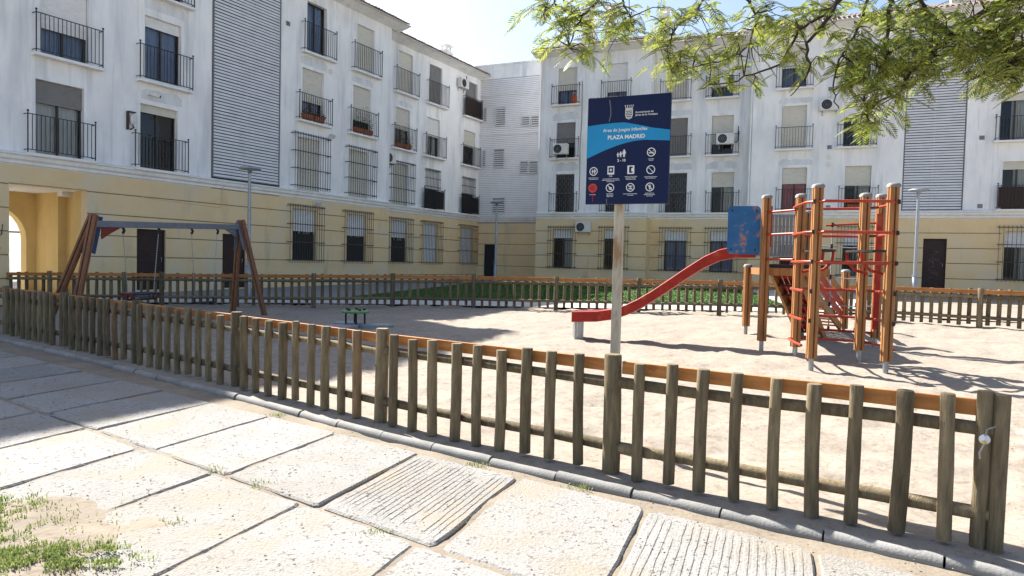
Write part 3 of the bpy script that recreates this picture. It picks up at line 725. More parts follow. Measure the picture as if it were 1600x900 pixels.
mb = MB(); mb.tube([(-7.4,-.03,3.55),(-7.35,-.03,3.5),(-4.3,-.03,3.42),(-4.28,-.03,3.55),(-4.2,-.05,4.3)], .018, 6); mb.build('wall_pipe', m_yellow, LB, True)

# ---- right block
RB = thing('apartment_building', 'white and yellow apartment block across the back and right behind the slide', 'building', (2.79, 37.7, 0), rot_of(.918, -.397), world=False)
G1, G2, G3 = 4.40, 7.33, 10.2
o1 = []; o2 = []; o3 = []; q1 = []; q2 = []; q3 = []
V_ = lambda ops, *a, **k: ops.append(window(RB, *a, **k))
V_(o1, 0, -.07, G3, 1.06, 1.95, .58, m_shutter, 'blue'); balcony(RB, 0, -.1, G3-.02, 1.56, 1.0)
V_(o1, 0, -.08, G2, 1.08, 1.9, .55, m_shutg, 'dark'); balcony(RB, 0, -.1, G2-.02, 1.6, 1.0)
V_(o1, 0, -.06, G1, 1.06, 2.05, 0, None, 'dark'); gate(RB, 0, -.59, .47, G1, G1+2.05); balcony(RB, 0, -.1, G1-.02, 1.56, 1.0)
V_(o1, 0, 2.68, G3, 1.07, 1.95, .72, m_shutw, 'blue'); balcony(RB, 0, 2.68, G3-.02, 1.58, 1.0)
V_(o1, 0, 2.68, G2, 1.07, 1.95, .6, m_shutw, 'dark'); balcony(RB, 0, 2.68, G2-.02, 1.58, 1.0)
V_(o1, 0, 2.75, G1, 1.06, 2.05, 0, None, 'dark'); gate(RB, 0, 2.22, 3.28, G1, G1+2.05); balcony(RB, 0, 2.75, G1-.02, 1.56, 1.0)
for sc in (-.1, 2.77): q1.append(window(RB, 0, sc, 1.36, 1.1, 2.1, .2, m_shutw, 'half')); grille(RB, 0, sc-.78, sc+.78, 1.3, 3.65)
mb = MB(); wall(mb, -1.68, 4.48, 4.0, 12.85, 0, o1); mb.build('wall', m_white, RB, True)
mb = MB(); wall(mb, -1.68, 4.48, 0, 4.0, 0, q1, .25, 0, 1); mb.build('wall', [m_joint, m_yellow], RB, True)
ZR = [.0, .7, 1.36, 2.04, 2.7, 3.37, 4.02]
courses(RB, -1.68, 4.48, 0, ZR, q1); cornice(RB, -1.68, 4.48, 0, 4.02, 4.35, (0, 0))
body(RB, -1.68, 4.48, 0, 7, 0, 12.85, 1.3, (G1, G2, G3))
r1 = roof(RB, -1.95, 5.0, 0, 12.95, 7)
chimney(r1, .35, 2.2, 13.4, 15.6, .6); chimney(r1, 1.5, 2.6, 13.4, 15.9, .5); chimney(r1, 4.5, 2.8, 13.4, 15.4, .5)
yb = .8
V_(o2, yb, 5.65, G3, 1.09, 1.95, .97, m_shutter, 'dark'); balcony(RB, yb, 5.62, G3-.02, 1.56, 1.0)
V_(o2, yb, 5.72, G2, 1.09, 1.95, .95, m_shutg, 'dark'); balcony(RB, yb, 5.7, G2-.02, 1.56, 1.0)
V_(o2, yb, 5.77, G1, 1.10, 2.05, 0, None, 'dark'); gate(RB, yb, 5.22, 6.32, G1, G1+2.05); balcony(RB, yb, 5.77, G1-.02, 1.6, 1.0)
V_(o2, yb, 7.92, G3, 1.06, 1.95, .4, m_shutw, 'blue'); balcony(RB, yb, 7.95, G3-.02, 1.6, 1.0)
V_(o2, yb, 8.0, G2, 1.06, 1.95, .7, m_shutter, 'dark'); balcony(RB, yb, 8.02, G2-.02, 1.6, 1.0)
V_(o2, yb, 8.1, G1, 1.09, 2.02, .34, m_shutter, 'half'); balcony(RB, yb, 8.12, G1-.02, 1.6, 1.0)
for sc in (5.83, 8.15): q2.append(window(RB, yb, sc, 1.36, 1.15, 2.1, .22, m_shutw, 'blue')); grille(RB, yb, sc-.8, sc+.8, 1.3, 3.66)
mb = MB(); wall(mb, 4.48, 9.5, 4.0, 12.85, yb, o2); mb.build('wall', m_white, RB, True)
mb = MB(); wall(mb, 4.48, 9.5, 0, 4.0, yb, q2, .25, 0, 1); mb.face([(4.482,0,0),(4.482,yb,0),(4.482,yb,4.1),(4.482,0,4.1)], 1); mb.build('wall', [m_joint, m_yellow], RB, True)
courses(RB, 4.48, 9.5, yb, ZR, q2); cornice(RB, 4.48, 9.5, yb, 4.02, 4.35)
body(RB, 4.5, 9.48, yb, 6.2, 0, 12.85, 1.3, (G1, G2, G3))
r2 = roof(RB, 4.6, 9.5, yb, 12.95, 6.2)
for sc, z, sh, sm_, ins in ((11.3, G3, .5, m_shutter, 'blue'), (11.37, G2, .97, m_shutter, 'dark'), (11.48, G1, .35, m_shutter, 'pink'), (14.0, G3, .3, m_shutter, 'dark'), (14.05, G2, .32, m_shutw, 'half'), (14.2, G1, .42, m_shutter, 'half'), (20.05, G3, .3, m_shutter, 'dark'), (20.12, G2, .14, m_shutter, 'half'), (20.3, G1, .14, m_shutter, 'half')):
    V_(o3, 0, sc, z+.02, 1.08, 2.02, sh, sm_, ins); balcony(RB, 0, sc+.03, z, 1.62 if sc < 16 else 1.5, 1.0, m_brown if (sc > 20.2 and z == G1) else None)
for sc in (11.5, 14.23, 20.5): q3.append(window(RB, 0, sc, 1.36, 1.1, 2.1, .3, m_shutw, 'half')); grille(RB, 0, sc-.78, sc+.78, 1.28, 3.7, None, .2, .145 if sc < 20 else .16)
q3.append(door(RB, 0, 16.93, 17.84, .75, 3.12))
mb = MB(); wall(mb, 9.5, 26, 4.0, 12.85, 0, o3+[(16.0, 18.36, 4.38, 12.4)], .3); mb.build('wall', m_white, RB, True)
mb = MB(); wall(mb, 9.5, 26, 0, 4.0, 0, q3, .25, 0, 1); mb.build('wall', [m_joint, m_yellow], RB, True)
courses(RB, 9.5, 26, 0, ZR, q3); cornice(RB, 9.5, 26, 0, 4.02, 4.35)
louvre(RB, 16.02, 18.34, 4.42, 12.38, .02)
mb = MB(); mb.box(15.95, 18.4, .5, .55, 4.3, 12.45); mb.build('stair_backing', m_dark, RB, True)
body(RB, 9.5, 26, 0, 7, 0, 12.85, 1.3, (G1, G2, G3)); r3 = roof(RB, 9.2, 26.3, 0, 12.95, 7)
for s_, z_ in ((-1.55, 12.9), (4.62, 12.8), (9.42, 12.8)):
    yy = -.06 if s_ != 4.62 else yb-.06
    mb = MB(); mb.tube([(s_, yy-.35, z_), (s_, yy, z_-.35), (s_, yy, 4.5)], .04, 8); mb.build('downpipe', m_trimw, RB, True)
mb = MB(); mb.tube([(.78,-.02,11.4),(.8,-.02,9.3),(.74,-.02,8.0),(.78,-.02,6.2),(.76,-.02,4.5)], .012, 5); mb.build('cable', m_black, RB, True)
chimney(r3, 12.6, 2.5, 13.4, 15.6, .6); chimney(r3, 18.2, 2.5, 13.4, 15.8, .6)
rnd = random.Random(5); mb = MB()
for k in range(46):
    s, z = 17.15+rnd.gauss(.2, .13), 2.1+rnd.gauss(0, .28); mb.beam((s, .065, z), (s+rnd.gauss(0, .06), .065, z+rnd.gauss(0, .04)), .004, rnd.uniform(.006, .022), (0,-1,.01))
mb.build('scratch_marks', m_scrib, RB, True)
# ---- louvred stair tower in the corner
ST = thing('stair_tower', 'louvred white stair tower in the corner between the two blocks', 'building', (2.79, 37.7, 0), rot_of(.918, -.397), world=False)
ys = 3.6; s0, s1 = -7.45, -1.69
m_slatw = mat('white_slat', (.88,.88,.89), .5, .06, 2)
mb = MB(); mb.box(s0, s1, ys+.12, ys+5, 4.0, 12.95); mb.build('wall', mat('pale_metal', (.62,.63,.66), .6, .08, 2), ST, True)
mb = MB(); mb.box(s0, s1, ys+.0, ys+5, 12.95, 13.75); mb.box(s0-.05, s1, ys-.06, ys+5, 13.75, 13.86); mb.build('parapet', m_white, ST, True)
dST = door(ST, ys, -6.56, -5.80, .45, 2.67, m_black)
mb = MB(); wall(mb, s0, s1, 0, 4.05, ys, [dST], .12, 0, 1); mb.build('wall', [m_joint, m_yellow], ST, True); courses(ST, s0, s1, ys, ZR, [dST]); cornice(ST, s0, s1, ys, 4.05, 4.4)
mb = MB()
for k in range(75):
    z = 4.45+.113*(k+.5); mb.beam((s0, ys+.02, z), (s1-.01, ys+.02, z), .012, .098, (0,.45,1))
mb.build('louvre_slats', m_slatw, ST, True)
for a, b, c, d in ((-5.98,-5.3,10.0,11.19),(-6.05,-5.32,7.45,8.62),(-4.24,-3.67,9.92,10.57),(-3.6,-3.06,9.9,10.5),(-4.25,-3.72,7.05,7.8),(-3.65,-3.05,7.03,7.78),(-6.82,-6.58,10.3,11.24),(-6.84,-6.59,7.49,8.57),(-6.07,-5.2,4.6,5.6)):
    mb = MB(); t = .04
    for q in ((a,a+t,c,d),(b-t,b,c,d),(a+t,b-t,c,c+t),(a+t,b-t,d-t,d)): mb.box(q[0],q[1],ys-.05,ys-.03,q[2],q[3])
    wn = mb.build('window', m_slat, ST, True)
    mb = MB(); n = int((d-c)/.13)
    for k in range(n): mb.beam((a+t, ys-.045, c+.06+.13*k), (b-t, ys-.045, c+.06+.13*k), .01, .075, (0,.6,1))
    mb.build('vent_slats', m_slat, wn, True)
    mb = MB(); mb.face([(a+t,ys-.034,c+t),(b-t,ys-.034,c+t),(b-t,ys-.034,d-t),(a+t,ys-.034,d-t)]); mb.build('vent_backing', m_shutg, wn, True)
for z in (9.5, 11.9):
    mb = MB(); mb.box(s0, s1-.01, ys-.04, ys-.02, z, z+.03); mb.build('joint_strip', m_slat, ST, True)
# ---- overpainted patches and damp marks above openings
m_patch = mat('overpaint', (.70,.715,.74), .9, .2, 2, (1,1,.3)); add_spots(m_patch, (.54,.555,.59), 1.5, .5, .7, (1,1,.2), .7)
def patch_mark(B, y, sc, z, w_, h, seed):
    rn = random.Random(seed); n = 9; mb = MB()
    lo = [(sc-w_/2+w_*k/n, z+rn.uniform(-.02,.02)) for k in range(n+1)]; hi = [(sc-w_/2+w_*k/n, z+h*rn.uniform(.75,1)*(.65 if k in (0,n) else 1)) for k in range(n+1)]
    mb.grid([[(a, y-.0035, b) for a, b in lo], [(a, y-.0035, b) for a, b in hi]]); mb.build('overpainted_patch', m_patch, B, True)
for i, (B, y, sc, z, w_, h) in enumerate(((LB,0,-6.7,6.82,1.5,.42),(LB,0,-6.6,9.9,1.5,.5),(LB,0,.4,9.85,1.6,.45),(LB,0,3.5,9.85,1.5,.3),(RB,0,-.1,9.35,1.5,.45),(RB,0,2.68,9.4,1.5,.4),(RB,yb,5.75,9.4,1.5,.3),(RB,yb,8.0,6.6,1.5,.4),(RB,yb,5.8,6.6,1.5,.4),(RB,0,11.4,9.48,1.5,.3),(RB,0,11.5,6.55,1.5,.3),(RB,0,-.1,6.6,1.5,.5),(LB,y2,7.7,9.75,1.4,.3))): patch_mark(B, y, sc, z+.02, w_, h, i)
# ---- house seen through the passage
HB = thing('courtyard_house', 'pale house wall with dark joints seen through the ochre passage', 'building', (-24.5, 27.5, 0), rot_of(.75, .66), world=False)
mb = MB(); mb.box(-9, 9, 0, 5, 0, 6.0); mb.build('wall', m_trimw, HB, True)
for k in range(7):
    mb = MB(); mb.box(-9, 9, -.03, .0, .1+.5*k+.03, .1+.5*(k+1)-.02); mb.build('render_course', m_trimw, HB, True)
mb = MB(); mb.box(-9, 9, -.034, -.03, 2.35, 2.42); mb.build('painted_band', m_iron, HB, True)

# ------------------------------------------------------------------ things fixed to the facades
def ac_unit(host, s, y, z, label, w_=.85, h=.56, pipes=True):
    M_ = host.matrix_basis if False else Matrix.LocRotScale(host.location, host.rotation_euler, None)
    p = M_ @ Vector((s, y, z)); t = thing('air_conditioner', label, 'air conditioner', p, host.rotation_euler.z, 'air conditioners on the facades', world=False)
    mb = MB(); mb.box(-w_/2, w_/2, -.34, -.04, 0, h); mb.build('casing', m_ac, t, True, .025)
    mb = MB(); cx = -w_*.14; disc(mb, cx, h/2, -.346, 0, h*.40, 20); f = mb.build('fan', m_black, t, True)
    mb = MB()
    for r_ in (.10, .25, .41): disc(mb, cx, h/2, -.352, h*r_-.004, h*r_+.004, 20)
    for k in range(4): a = k*math.pi/4; mb.beam((cx-h*.42*math.cos(a), -.354, h/2-h*.42*math.sin(a)), (cx+h*.42*math.cos(a), -.354, h/2+h*.42*math.sin(a)), .002, .005, (0,-1,.01))
    mb.build('fan_guard', m_galv, f, True)
    for dx in (-.3, .3): mb = MB(); mb.beam((dx, -.36, -.02), (dx, 0, -.02), .03, .035); mb.beam((dx, -.02, -.038), (dx, -.02, -.2), .03, .03); mb.build('bracket', m_galv, t, True)
    if pipes:
        mb = MB(); mb.tube([(w_/2, -.15, .12), (w_/2+.1, -.14, .08), (w_/2+.16, -.05, .2), (w_/2+.16, -.03, .85), (w_/2+.16, .02, .9)], .022, 6); mb.build('pipe', m_black, t, True)
ac_unit(LB, 13.05, y2, F3+1.5, 'air conditioner beside the top right window of the left block')
ac_unit(LB, 6.3, y2, 6.55, 'air conditioner tucked beside a caged window above the left cornice', .8, .55, False)
ac_unit(RB, -.2, -.28, G2+.12, 'air conditioner sitting in the balcony left of the sign', .84, .56, False)
ac_unit(RB, 1.1, 0, 3.3, 'air conditioner on the yellow wall just left of the sign post', .82, .55, False)
ac_unit(RB, 7.75, yb-.25, G3+.42, 'air conditioner on the top floor balcony right of the sign', .78, .52)
ac_unit(RB, 8.2, yb-.25, G2+.42, 'air conditioner on the middle balcony right of the sign', .86, .54)
ac_unit(RB, 12.88, 0, 9.0, 'air conditioner alone on the white wall between two balconies', .86, .55, False)
def flower_box(host, s, y, z, label, n=2, w_=.55, tall=.35, flower=None, seed=1):
    M_ = Matrix.LocRotScale(host.location, host.rotation_euler, None); rnd = random.Random(seed)
    t = thing('flower_box', label, 'flower box', M_ @ Vector((s, y, z)), host.rotation_euler.z, 'flower boxes on balconies', world=False)
    for k in range(n):
        c = (k-(n-1)/2)*(w_+.05); mb = MB()
        mb.grid([[(c-w_/2*f,-.09*f,zz),(c+w_/2*f,-.09*f,zz),(c+w_/2*f,.09*f,zz),(c-w_/2*f,.09*f,zz)] for f, zz in ((.85,0),(1,.19),(1.06,.19),(1.06,.22),(.9,.22),(.88,.19))], 0, False, True); mb.face([(c-w_/2*.85,-.076,0),(c-w_/2*.85,.076,0),(c+w_/2*.85,.076,0),(c+w_/2*.85,-.076,0)])
        mb.build('trough', m_terra, t, True)
    mb = MB(); W = n*(w_+.05)
    for i in range(420):
        x, yv, zv = rnd.uniform(-W/2, W/2), rnd.gauss(0, .08), .2+abs(rnd.gauss(0, tall*.55))*(.6+.8*abs(math.sin(i*.7)))
        a, b, r_ = rnd.uniform(0,6.28), rnd.uniform(-.8,.8), rnd.uniform(.02,.045)
        u = Vector((math.cos(a), math.sin(a)*.8, b)).normalized()*r_; v = u.cross(Vector((rnd.uniform(-1,1), rnd.uniform(-1,1), 1))).normalized()*r_*.6; p = Vector((x, yv, zv))
        mb.face([p-u, p+v, p+u, p-v], 1 if (flower and rnd.random() < .16) else 0)
    mb.build('foliage', [m_leafg, m_flower], t, True)
flower_box(LB, .3, -.1, F2+.06, 'flower boxes with pink blooms on a balcony of the first bay, left block', 2, .6, .2, True, 1)
flower_box(LB, 3.5, -.1, F2+.06, 'dark leafy flower boxes on the balcony above a caged window', 2, .6, .5, None, 2)
flower_box(LB, 7.6, y2-.1, F2+.06, 'bushy green flower boxes on the set back bay of the left block', 2, .58, .6, True, 3)
flower_box(RB, 14.1, -.1, G1+.05, 'small green plant box on the balcony behind the climbing tower', 1, .6, .3, None, 4)
M_ = Matrix.LocRotScale(RB.location, RB.rotation_euler, None)
bt = thing('gas_bottle', 'orange gas bottle standing on the top left balcony of the back block', 'gas bottle', M_ @ Vector((.35, -.08, G3)), world=False)
mb = MB(); lathe(mb, [(.001,0),(.11,.0),(.135,.04),(.14,.36),(.10,.47),(.05,.50),(.05,.56),(.001,.56)], (0,0,0), 14); mb.build('bottle_body', mat('orange_enamel', (.55,.09,.02), .4, .15), bt, True)
mb = MB(); lathe(mb, [(.08,.50),(.085,.60),(.075,.60),(.07,.50)], (0,0,0), 12); mb.build('collar', m_grey, bt, True)
def fixture(host, s, y, z, name, label, cat, kind):
    M_ = Matrix.LocRotScale(host.location, host.rotation_euler, None); t = thing(name, label, cat, M_ @ Vector((s, y, z)), host.rotation_euler.z, world=False)
    mb = MB()
    if kind == 'flood':
        mb.box(-.05, .05, -.05, 0, -.06, .06); mb.tube([(0,-.05,0),(0,-.16,.02)], .02, 6); mb.build('mount', m_trimw, t, True)
        mb = MB(); mb.tube([(0,-.14,.06),(0,-.30,-.05)], [.07,.11], 12); mb.build('lamp_head', m_ac, t, True)
    elif kind == 'camera':
        mb.box(-.06, .06, -.04, 0, -.05, .05); mb.tube([(0,-.04,0),(.02,-.18,-.02)], .02, 6); mb.build('mount', m_trimw, t, True)
        mb = MB(); mb.beam((-.02,-.16,-.02), (.22,-.30,-.08), .1, .1); mb.build('camera_body', m_ac, t, True, .01)
        mb = MB(); mb.beam((.22,-.302,-.081), (.25,-.32,-.09), .08, .08); mb.build('lens', m_black, t, True)
    elif kind == 'lantern':
        mb.box(-.13, .13, -.16, -.12+.12, .28, .31); mb.box(-.12,-.10,-.14,-.0,-.3,.28); mb.build('hood', m_iron, t, True)
        mb = MB(); lathe(mb, [(.001,-.14),(.06,-.12),(.09,0),(.08,.12),(.04,.2),(.001,.2)], (.02,-.12,.02), 12); mb.build('lamp_glass', m_ac, t, True)
        mb = MB(); mb.tube([(.02,-.12,-.13),(.08,-.12,-.2),(0,-.02,-.28)], .025, 6); mb.build('arm', m_iron, t, True)
    elif kind == 'vent':
        mb.box(-.1,.1,-.03,0,-.09,.09); mb.build('plate', m_grey, t, True)
        mb = MB()
        for k in range(4): mb.box(-.085,.085,-.042,-.03,-.075+.04*k,-.06+.04*k)
        mb.build('slat', m_black, t, True)
    elif kind == 'round':
        mb.tube([(0,0,0),(0,-.06,0)], .12, 14); mb.build('ring', m_trimw, t, True)
        mb = MB(); mb.tube([(0,-.06,0),(0,-.07,0)], .085, 14); mb.build('cover', m_ac, t, True)
fixture(LB, -7.2, 0, 7.05, 'security_camera', 'white security camera under a balcony on the left block', 'camera', 'camera')
fixture(LB, -7.85, 0, 6.0, 'wall_lantern', 'dark framed wall lantern beside the dark balcony door', 'wall lamp', 'lantern')
fixture(LB, .55, 0, 3.98, 'floodlight', 'white floodlight on the yellow wall below the left cornice', 'floodlight', 'flood')
fixture(LB, 1.35, 0, 7.05, 'floodlight', 'white floodlight above the first caged window', 'floodlight', 'flood')
fixture(LB, -1.1, 0, 11.3, 'wall_vent', 'small grey wall vent right of the louvred bay', 'vent', 'vent')
fixture(LB, 1.4, 0, 9.95, 'vent_pipe', 'round white pipe end beside a cream shutter of the left block', 'pipe', 'round')
fixture(RB, .95, 0, 12.35, 'floodlight', 'floodlight under the eave at the top of the back block', 'floodlight', 'flood')
for z, s, lb in ((10.05,12.9,'upper small wall vent between balconies of the back block'), (7.35,12.95,'middle small wall vent below the lone air conditioner'), (4.55,13.0,'lowest small wall vent above the cornice, behind the tower'), (4.55,19.0,'small wall vent at the foot of the white wall, far right'), (7.5,18.95,'small wall vent beside the rightmost balcony')): fixture(RB, s, 0, z, 'wall_vent', lb, 'vent', 'vent')
for z, lb in ((9.75,'round vent above the lone air conditioner'), (6.9,'upper of two round vents between balconies of the back block'), (6.55,'lower of two round vents between balconies of the back block')): fixture(RB, 12.95, 0, z, 'vent_pipe', lb, 'vent', 'round')

# ------------------------------------------------------------------ street lamps
def lamp(x, y, label, H_=4.25):
    z = g(x, y); t = thing('street_lamp', label, 'street lamp', (x, y, z), 0, 'slim grey street lamps around the square')
    mb = MB(); mb.tube([(x,y,z),(x,y,z+1.0),(x,y,z+1.02)], [.085,.085,.06], 12); mb.tube([(x,y,z+1.0),(x,y,z+H_-.05)], [.062,.05], 12); mb.tube([(x,y,z+.98),(x,y,z+1.03)], .1, 12); mb.build('pole', m_grey, t)
    mb = MB(); lathe(mb, [(.001,H_-.16),(.06,H_-.16),(.07,H_-.05),(.34,H_-.03),(.36,H_),(.30,H_+.04),(.001,H_+.06)], (x,y,z), 20); mb.build('lamp_head', m_grey, t)
lamp(-8.85, 23.2, 'grey street lamp behind the swings, before the yellow wall')
lamp(-.9, 36.2, 'grey street lamp near the black door of the stair tower')
lamp(15.3, 26.3, 'grey street lamp right of the climbing tower, before the louvres')

# ------------------------------------------------------------------ swing frame and swings
sw = thing('swing_set', 'timber swing frame with blue steel top beam on the left of the sand', 'swing set', (-7.4, 15.3, g(-7.4,15.3)))
aL = Vector((-8.02,13.3,2.30)); aR = Vector((-6.86,17.4,2.47)); bd = (aR-aL).normalized()
fL = [Vector((-9.15,13.45,0)), Vector((-8.05,12.55,0))]; fR = [Vector((-7.25,17.95,0)), Vector((-6.15,17.2,0))]
def grooved(mb, p, q, w_=.13, mi=0):
    p = Vector(p); q = Vector(q); d = (q-p).normalized(); u = Vector((0,0,1)) if abs(d.z) < .9 else Vector((1,0,0))
    a = d.cross(u).normalized(); b = a.cross(d).normalized(); h = w_/2; n = .014; c = .018
    sec = []
    for k in range(4):
        A_, B_ = [(a,b),(b,-a),(-a,-b),(-b,a)][k]
        sec += [A_*h-B_*(h-c), A_*h-B_*n, A_*(h-.03)-B_*n*.7, A_*(h-.03)+B_*n*.7, A_*h+B_*n, A_*h+B_*(h-c)]
    r0 = [p+s for s in sec]; r1 = [q+s for s in sec]
    mb.grid([r0, r1], mi, False, True); mb.face(r0[::-1], mi); mb.face(r1, mi)
for ap, ft in ((aL, fL), (aR, fR)):
    for f in ft:
        f.z = g(f.x, f.y)-.05; mb = MB(); d = (ap-f).normalized(); top = ap+Vector(((f.x-ap.x)*.06, (f.y-ap.y)*.06, .03))
        grooved(mb, f, top, .125); mb.build('leg', m_woodr, sw)
bl, br = aL+Vector((0,0,-.14))-bd*.1, aR+Vector((0,0,-.14))+bd*.1
mb = MB(); mb.beam(bl, br, .1, .13); mb.build('top_beam', m_blueg, sw, bevel=.01)
for ap, ft, m in ((aL, fL, m_dblue), (aR, fR, m_blueg)):
    mb = MB(); s = bd if ap is aL else -bd
    for f in ft:
        q = ap.lerp(f, .30); mb.beam(ap+s*.08, q+s*.08, .012, .16, s)
    mb.build('corner_plate', m, sw)
    mb = MB(); c0 = ap+Vector((0,0,-.2))+s*.12; mb.face([tuple(c0+Vector((0,0,.0))), tuple(c0+s*.48), tuple(c0+s*.22+Vector((0,0,-.12))), tuple(c0+Vector((0,0,-.24)))]); mb.face([tuple(c0+Vector((.02,-.01,.0))), tuple(c0+Vector((.02,-.01,-.24))), tuple(c0+s*.22+Vector((.02,-.01,-.12))), tuple(c0+s*.48+Vector((.02,-.01,0)))]); mb.build('gusset', m_dred if ap is aL else m_blueg, sw)
def swing(t0, t1, zs, label, cradle, dt=0):
    p0, p1 = aL.lerp(aR, t0), aL.lerp(aR, t1); c = (p0+p1)/2
    t = thing('swing', label, 'swing', (c.x, c.y, zs))
    seat = []
    for p, e in ((p0, 1), (p1, -1)):
        mb = MB(); mb.tube([p+Vector((0,0,-.2)), p+Vector((.03,0,-.26)), p+Vector((0,0,-.32))], .028, 8); mb.build('hanger', m_black, t)
        q = c.lerp(p, .72); q = Vector((q.x, q.y, zs+.12)); seat.append(q); a = p+Vector((0,0,-.31)); mb = MB(); n = 46
        for k in range(n):
            u = a.lerp(q, k/n); v = a.lerp(q, (k+1)/n); s = Vector((.011,0,0)) if k % 2 else Vector((0,.011,0))
            mb.face([u-s, v-s, v+s, u+s])
        mb.tube([a, q], .004, 4); mb.build('chain', m_galv, t)
        mb = MB(); mb.tube([q, Vector((q.x,q.y,zs))], .02, 6); mb.build('chain_cover', m_black, t)
    a, b = seat; d = (b-a).normalized(); n = Vector((-d.y, d.x, 0)).normalized(); z = Vector((0,0,1))
    a = Vector((a.x,a.y,zs)); b = Vector((b.x,b.y,zs)); mb = MB()
    mb.beam(a, b, .18, .035); mb.build('seat', m_black, t, bevel=.012)
    if cradle:
        mb = MB()
        for e in (-1, 1): mb.tube([a+n*.16*e+z*.12, b+n*.16*e+z*.12], .025, 8)
        mb.build('safety_bar', m_dblue, t)
        for q in (a, b): mb = MB(); mb.tube([q+n*.16+z*.12, q-n*.16+z*.12], .028, 8); mb.tube([q+n*.15+z*.12, q+n*.06], .02, 6); mb.tube([q-n*.15+z*.12, q-n*.06], .02, 6); mb.build('side_bar', m_dred, t)
swing(.15, .37, .66, 'toddler cradle swing with blue bars and red ends on chains', True)
swing(.60, .80, .50, 'plain dark flat swing seat on chains, right one under the beam', False)

# ------------------------------------------------------------------ green disc table toy
dx, dy = -3.38, 14.95; dz = g(dx, dy)
tt = thing('play_table', 'low round green play table on black legs over grey base slabs', 'play table', (dx, dy, dz))
mb = MB(); lathe(mb, [(.001,.30),(.29,.30),(.31,.315),(.31,.335),(.29,.35),(.001,.355)], (dx,dy,dz), 28); mb.build('disc', m_green, tt)
for k in range(5):
    a = .4+k*6.283/5; x, y = dx+.19*math.cos(a), dy+.19*math.sin(a)
    mb = MB(); lathe(mb, [(.001,.352),(.035,.352),(.03,.385),(.001,.395)], (x,y,dz), 8); mb.build('knob', m_black, tt)
for k in range(4):
    a = .3+k*math.pi/2; x, y = dx+.2*math.cos(a), dy+.2*math.sin(a); mb = MB(); mb.tube([(x,y,dz),(x,y,dz+.30)], .02, 8); mb.build('leg', m_black, tt)
for k in range(3):
    a = .05+k*6.283/3; c = Vector((dx+.42*math.cos(a), dy+.42*math.sin(a), dz)); mb = MB(); out = []
    for q in range(18):
        u = 6.283*q/18; r_ = .34*(1+.18*math.cos(2*u)); out.append((c.x+r_*math.cos(u+a), c.y+r_*.8*math.sin(u+a)))
    mb.grid([[(x,y,dz-.05) for x, y in out], [(x,y,dz+.05) for x, y in out], [(c.x+(x-c.x)*.95,c.y+(y-c.y)*.95,dz+.06) for x, y in out]], 0, False, True); mb.face([(c.x+(x-c.x)*.95,c.y+(y-c.y)*.95,dz+.06) for x, y in out]); mb.build('base_slab', m_rubber, tt)

# ------------------------------------------------------------------ climbing tower with slide
T = thing('climbing_tower', 'timber climbing tower with red tube rings, platform, ramp and red slide', 'climbing tower', (4.9, 11.5, g(4.9,11.5)))
def tpost(x, y, top, cap=True, w_=.13, foot=.16):
    z = g(x, y); mb = MB(); grooved(mb, (x,y,z+foot), (x,y,top), w_); p = mb.build('post', m_wood, T)
    mb = MB(); mb.tube([(x,y,z-.1),(x,y,z+foot)], .038, 10); mb.build('foot', m_galv, p)
    if cap:
        mb = MB(); h = w_/2+.004; mb.grid([[(x-h*f,y-h*f,top+zz),(x+h*f,y-h*f,top+zz),(x+h*f,y+h*f,top+zz),(x-h*f,y+h*f,top+zz)] for f, zz in ((1,-.02),(1,.012),(.8,.035),(.4,.045))], 0, True, True); mb.face([(x-h*.4,y-h*.4,top+.045),(x+h*.4,y-h*.4,top+.045),(x+h*.4,y+h*.4,top+.045),(x-h*.4,y+h*.4,top+.045)]); mb.build('cap', m_shutg, p)
PA, PB, PC, PD, PE, PF, PG, PC2 = (4.80,14.10), (4.32,11.87), (4.63,11.21), (4.41,10.09), (5.50,10.87), (5.38,9.86), (6.50,12.3), (5.83,13.8)
for p, top in ((PA,1.66),(PB,2.84),(PC,2.80),(PD,2.83),(PE,2.80),(PF,2.84),(PG,2.95),(PC2,2.75)): tpost(*p, top, True)
tpost(7.41, 15.37, 1.6, True, .14, .02)
# platform
ZP = 1.70
mb = MB(); pl = [(4.42,11.95),(5.35,11.72),(5.75,13.75),(4.85,14.0)]
mb.grid([[(x,y,ZP-.06) for x, y in pl], [(x,y,ZP) for x, y in pl]], 0, False, True); mb.face([(x,y,ZP) for x, y in pl]); mb.face([(x,y,ZP-.06) for x, y in pl][::-1]); mb.build('platform', m_black, T)
for i in range(4):
    a, b = pl[i], pl[(i+1) % 4]; mb = MB(); mb.beam((a[0],a[1],ZP-.13), (b[0],b[1],ZP-.13), .05, .13); mb.build('joist', m_wood, T)
mb = MB(); n = 13       # slatted barrier on the far edge
for k in range(n):
    f = .04+.92*k/(n-1); a = Vector((4.88,13.98,0)).lerp(Vector((5.78,13.78,0)), f); mb = MB(); mb.beam((a.x,a.y,ZP+.18),(a.x,a.y,ZP+1.0),.055,.02,(.2,1,0)); mb.build('barrier_slat', m_shutg, T)
for z in (ZP+.2, ZP+.98): mb = MB(); mb.beam((4.85,14.0,z),(5.8,13.8,z),.045,.07); mb.build('barrier_rail', m_galv, T)
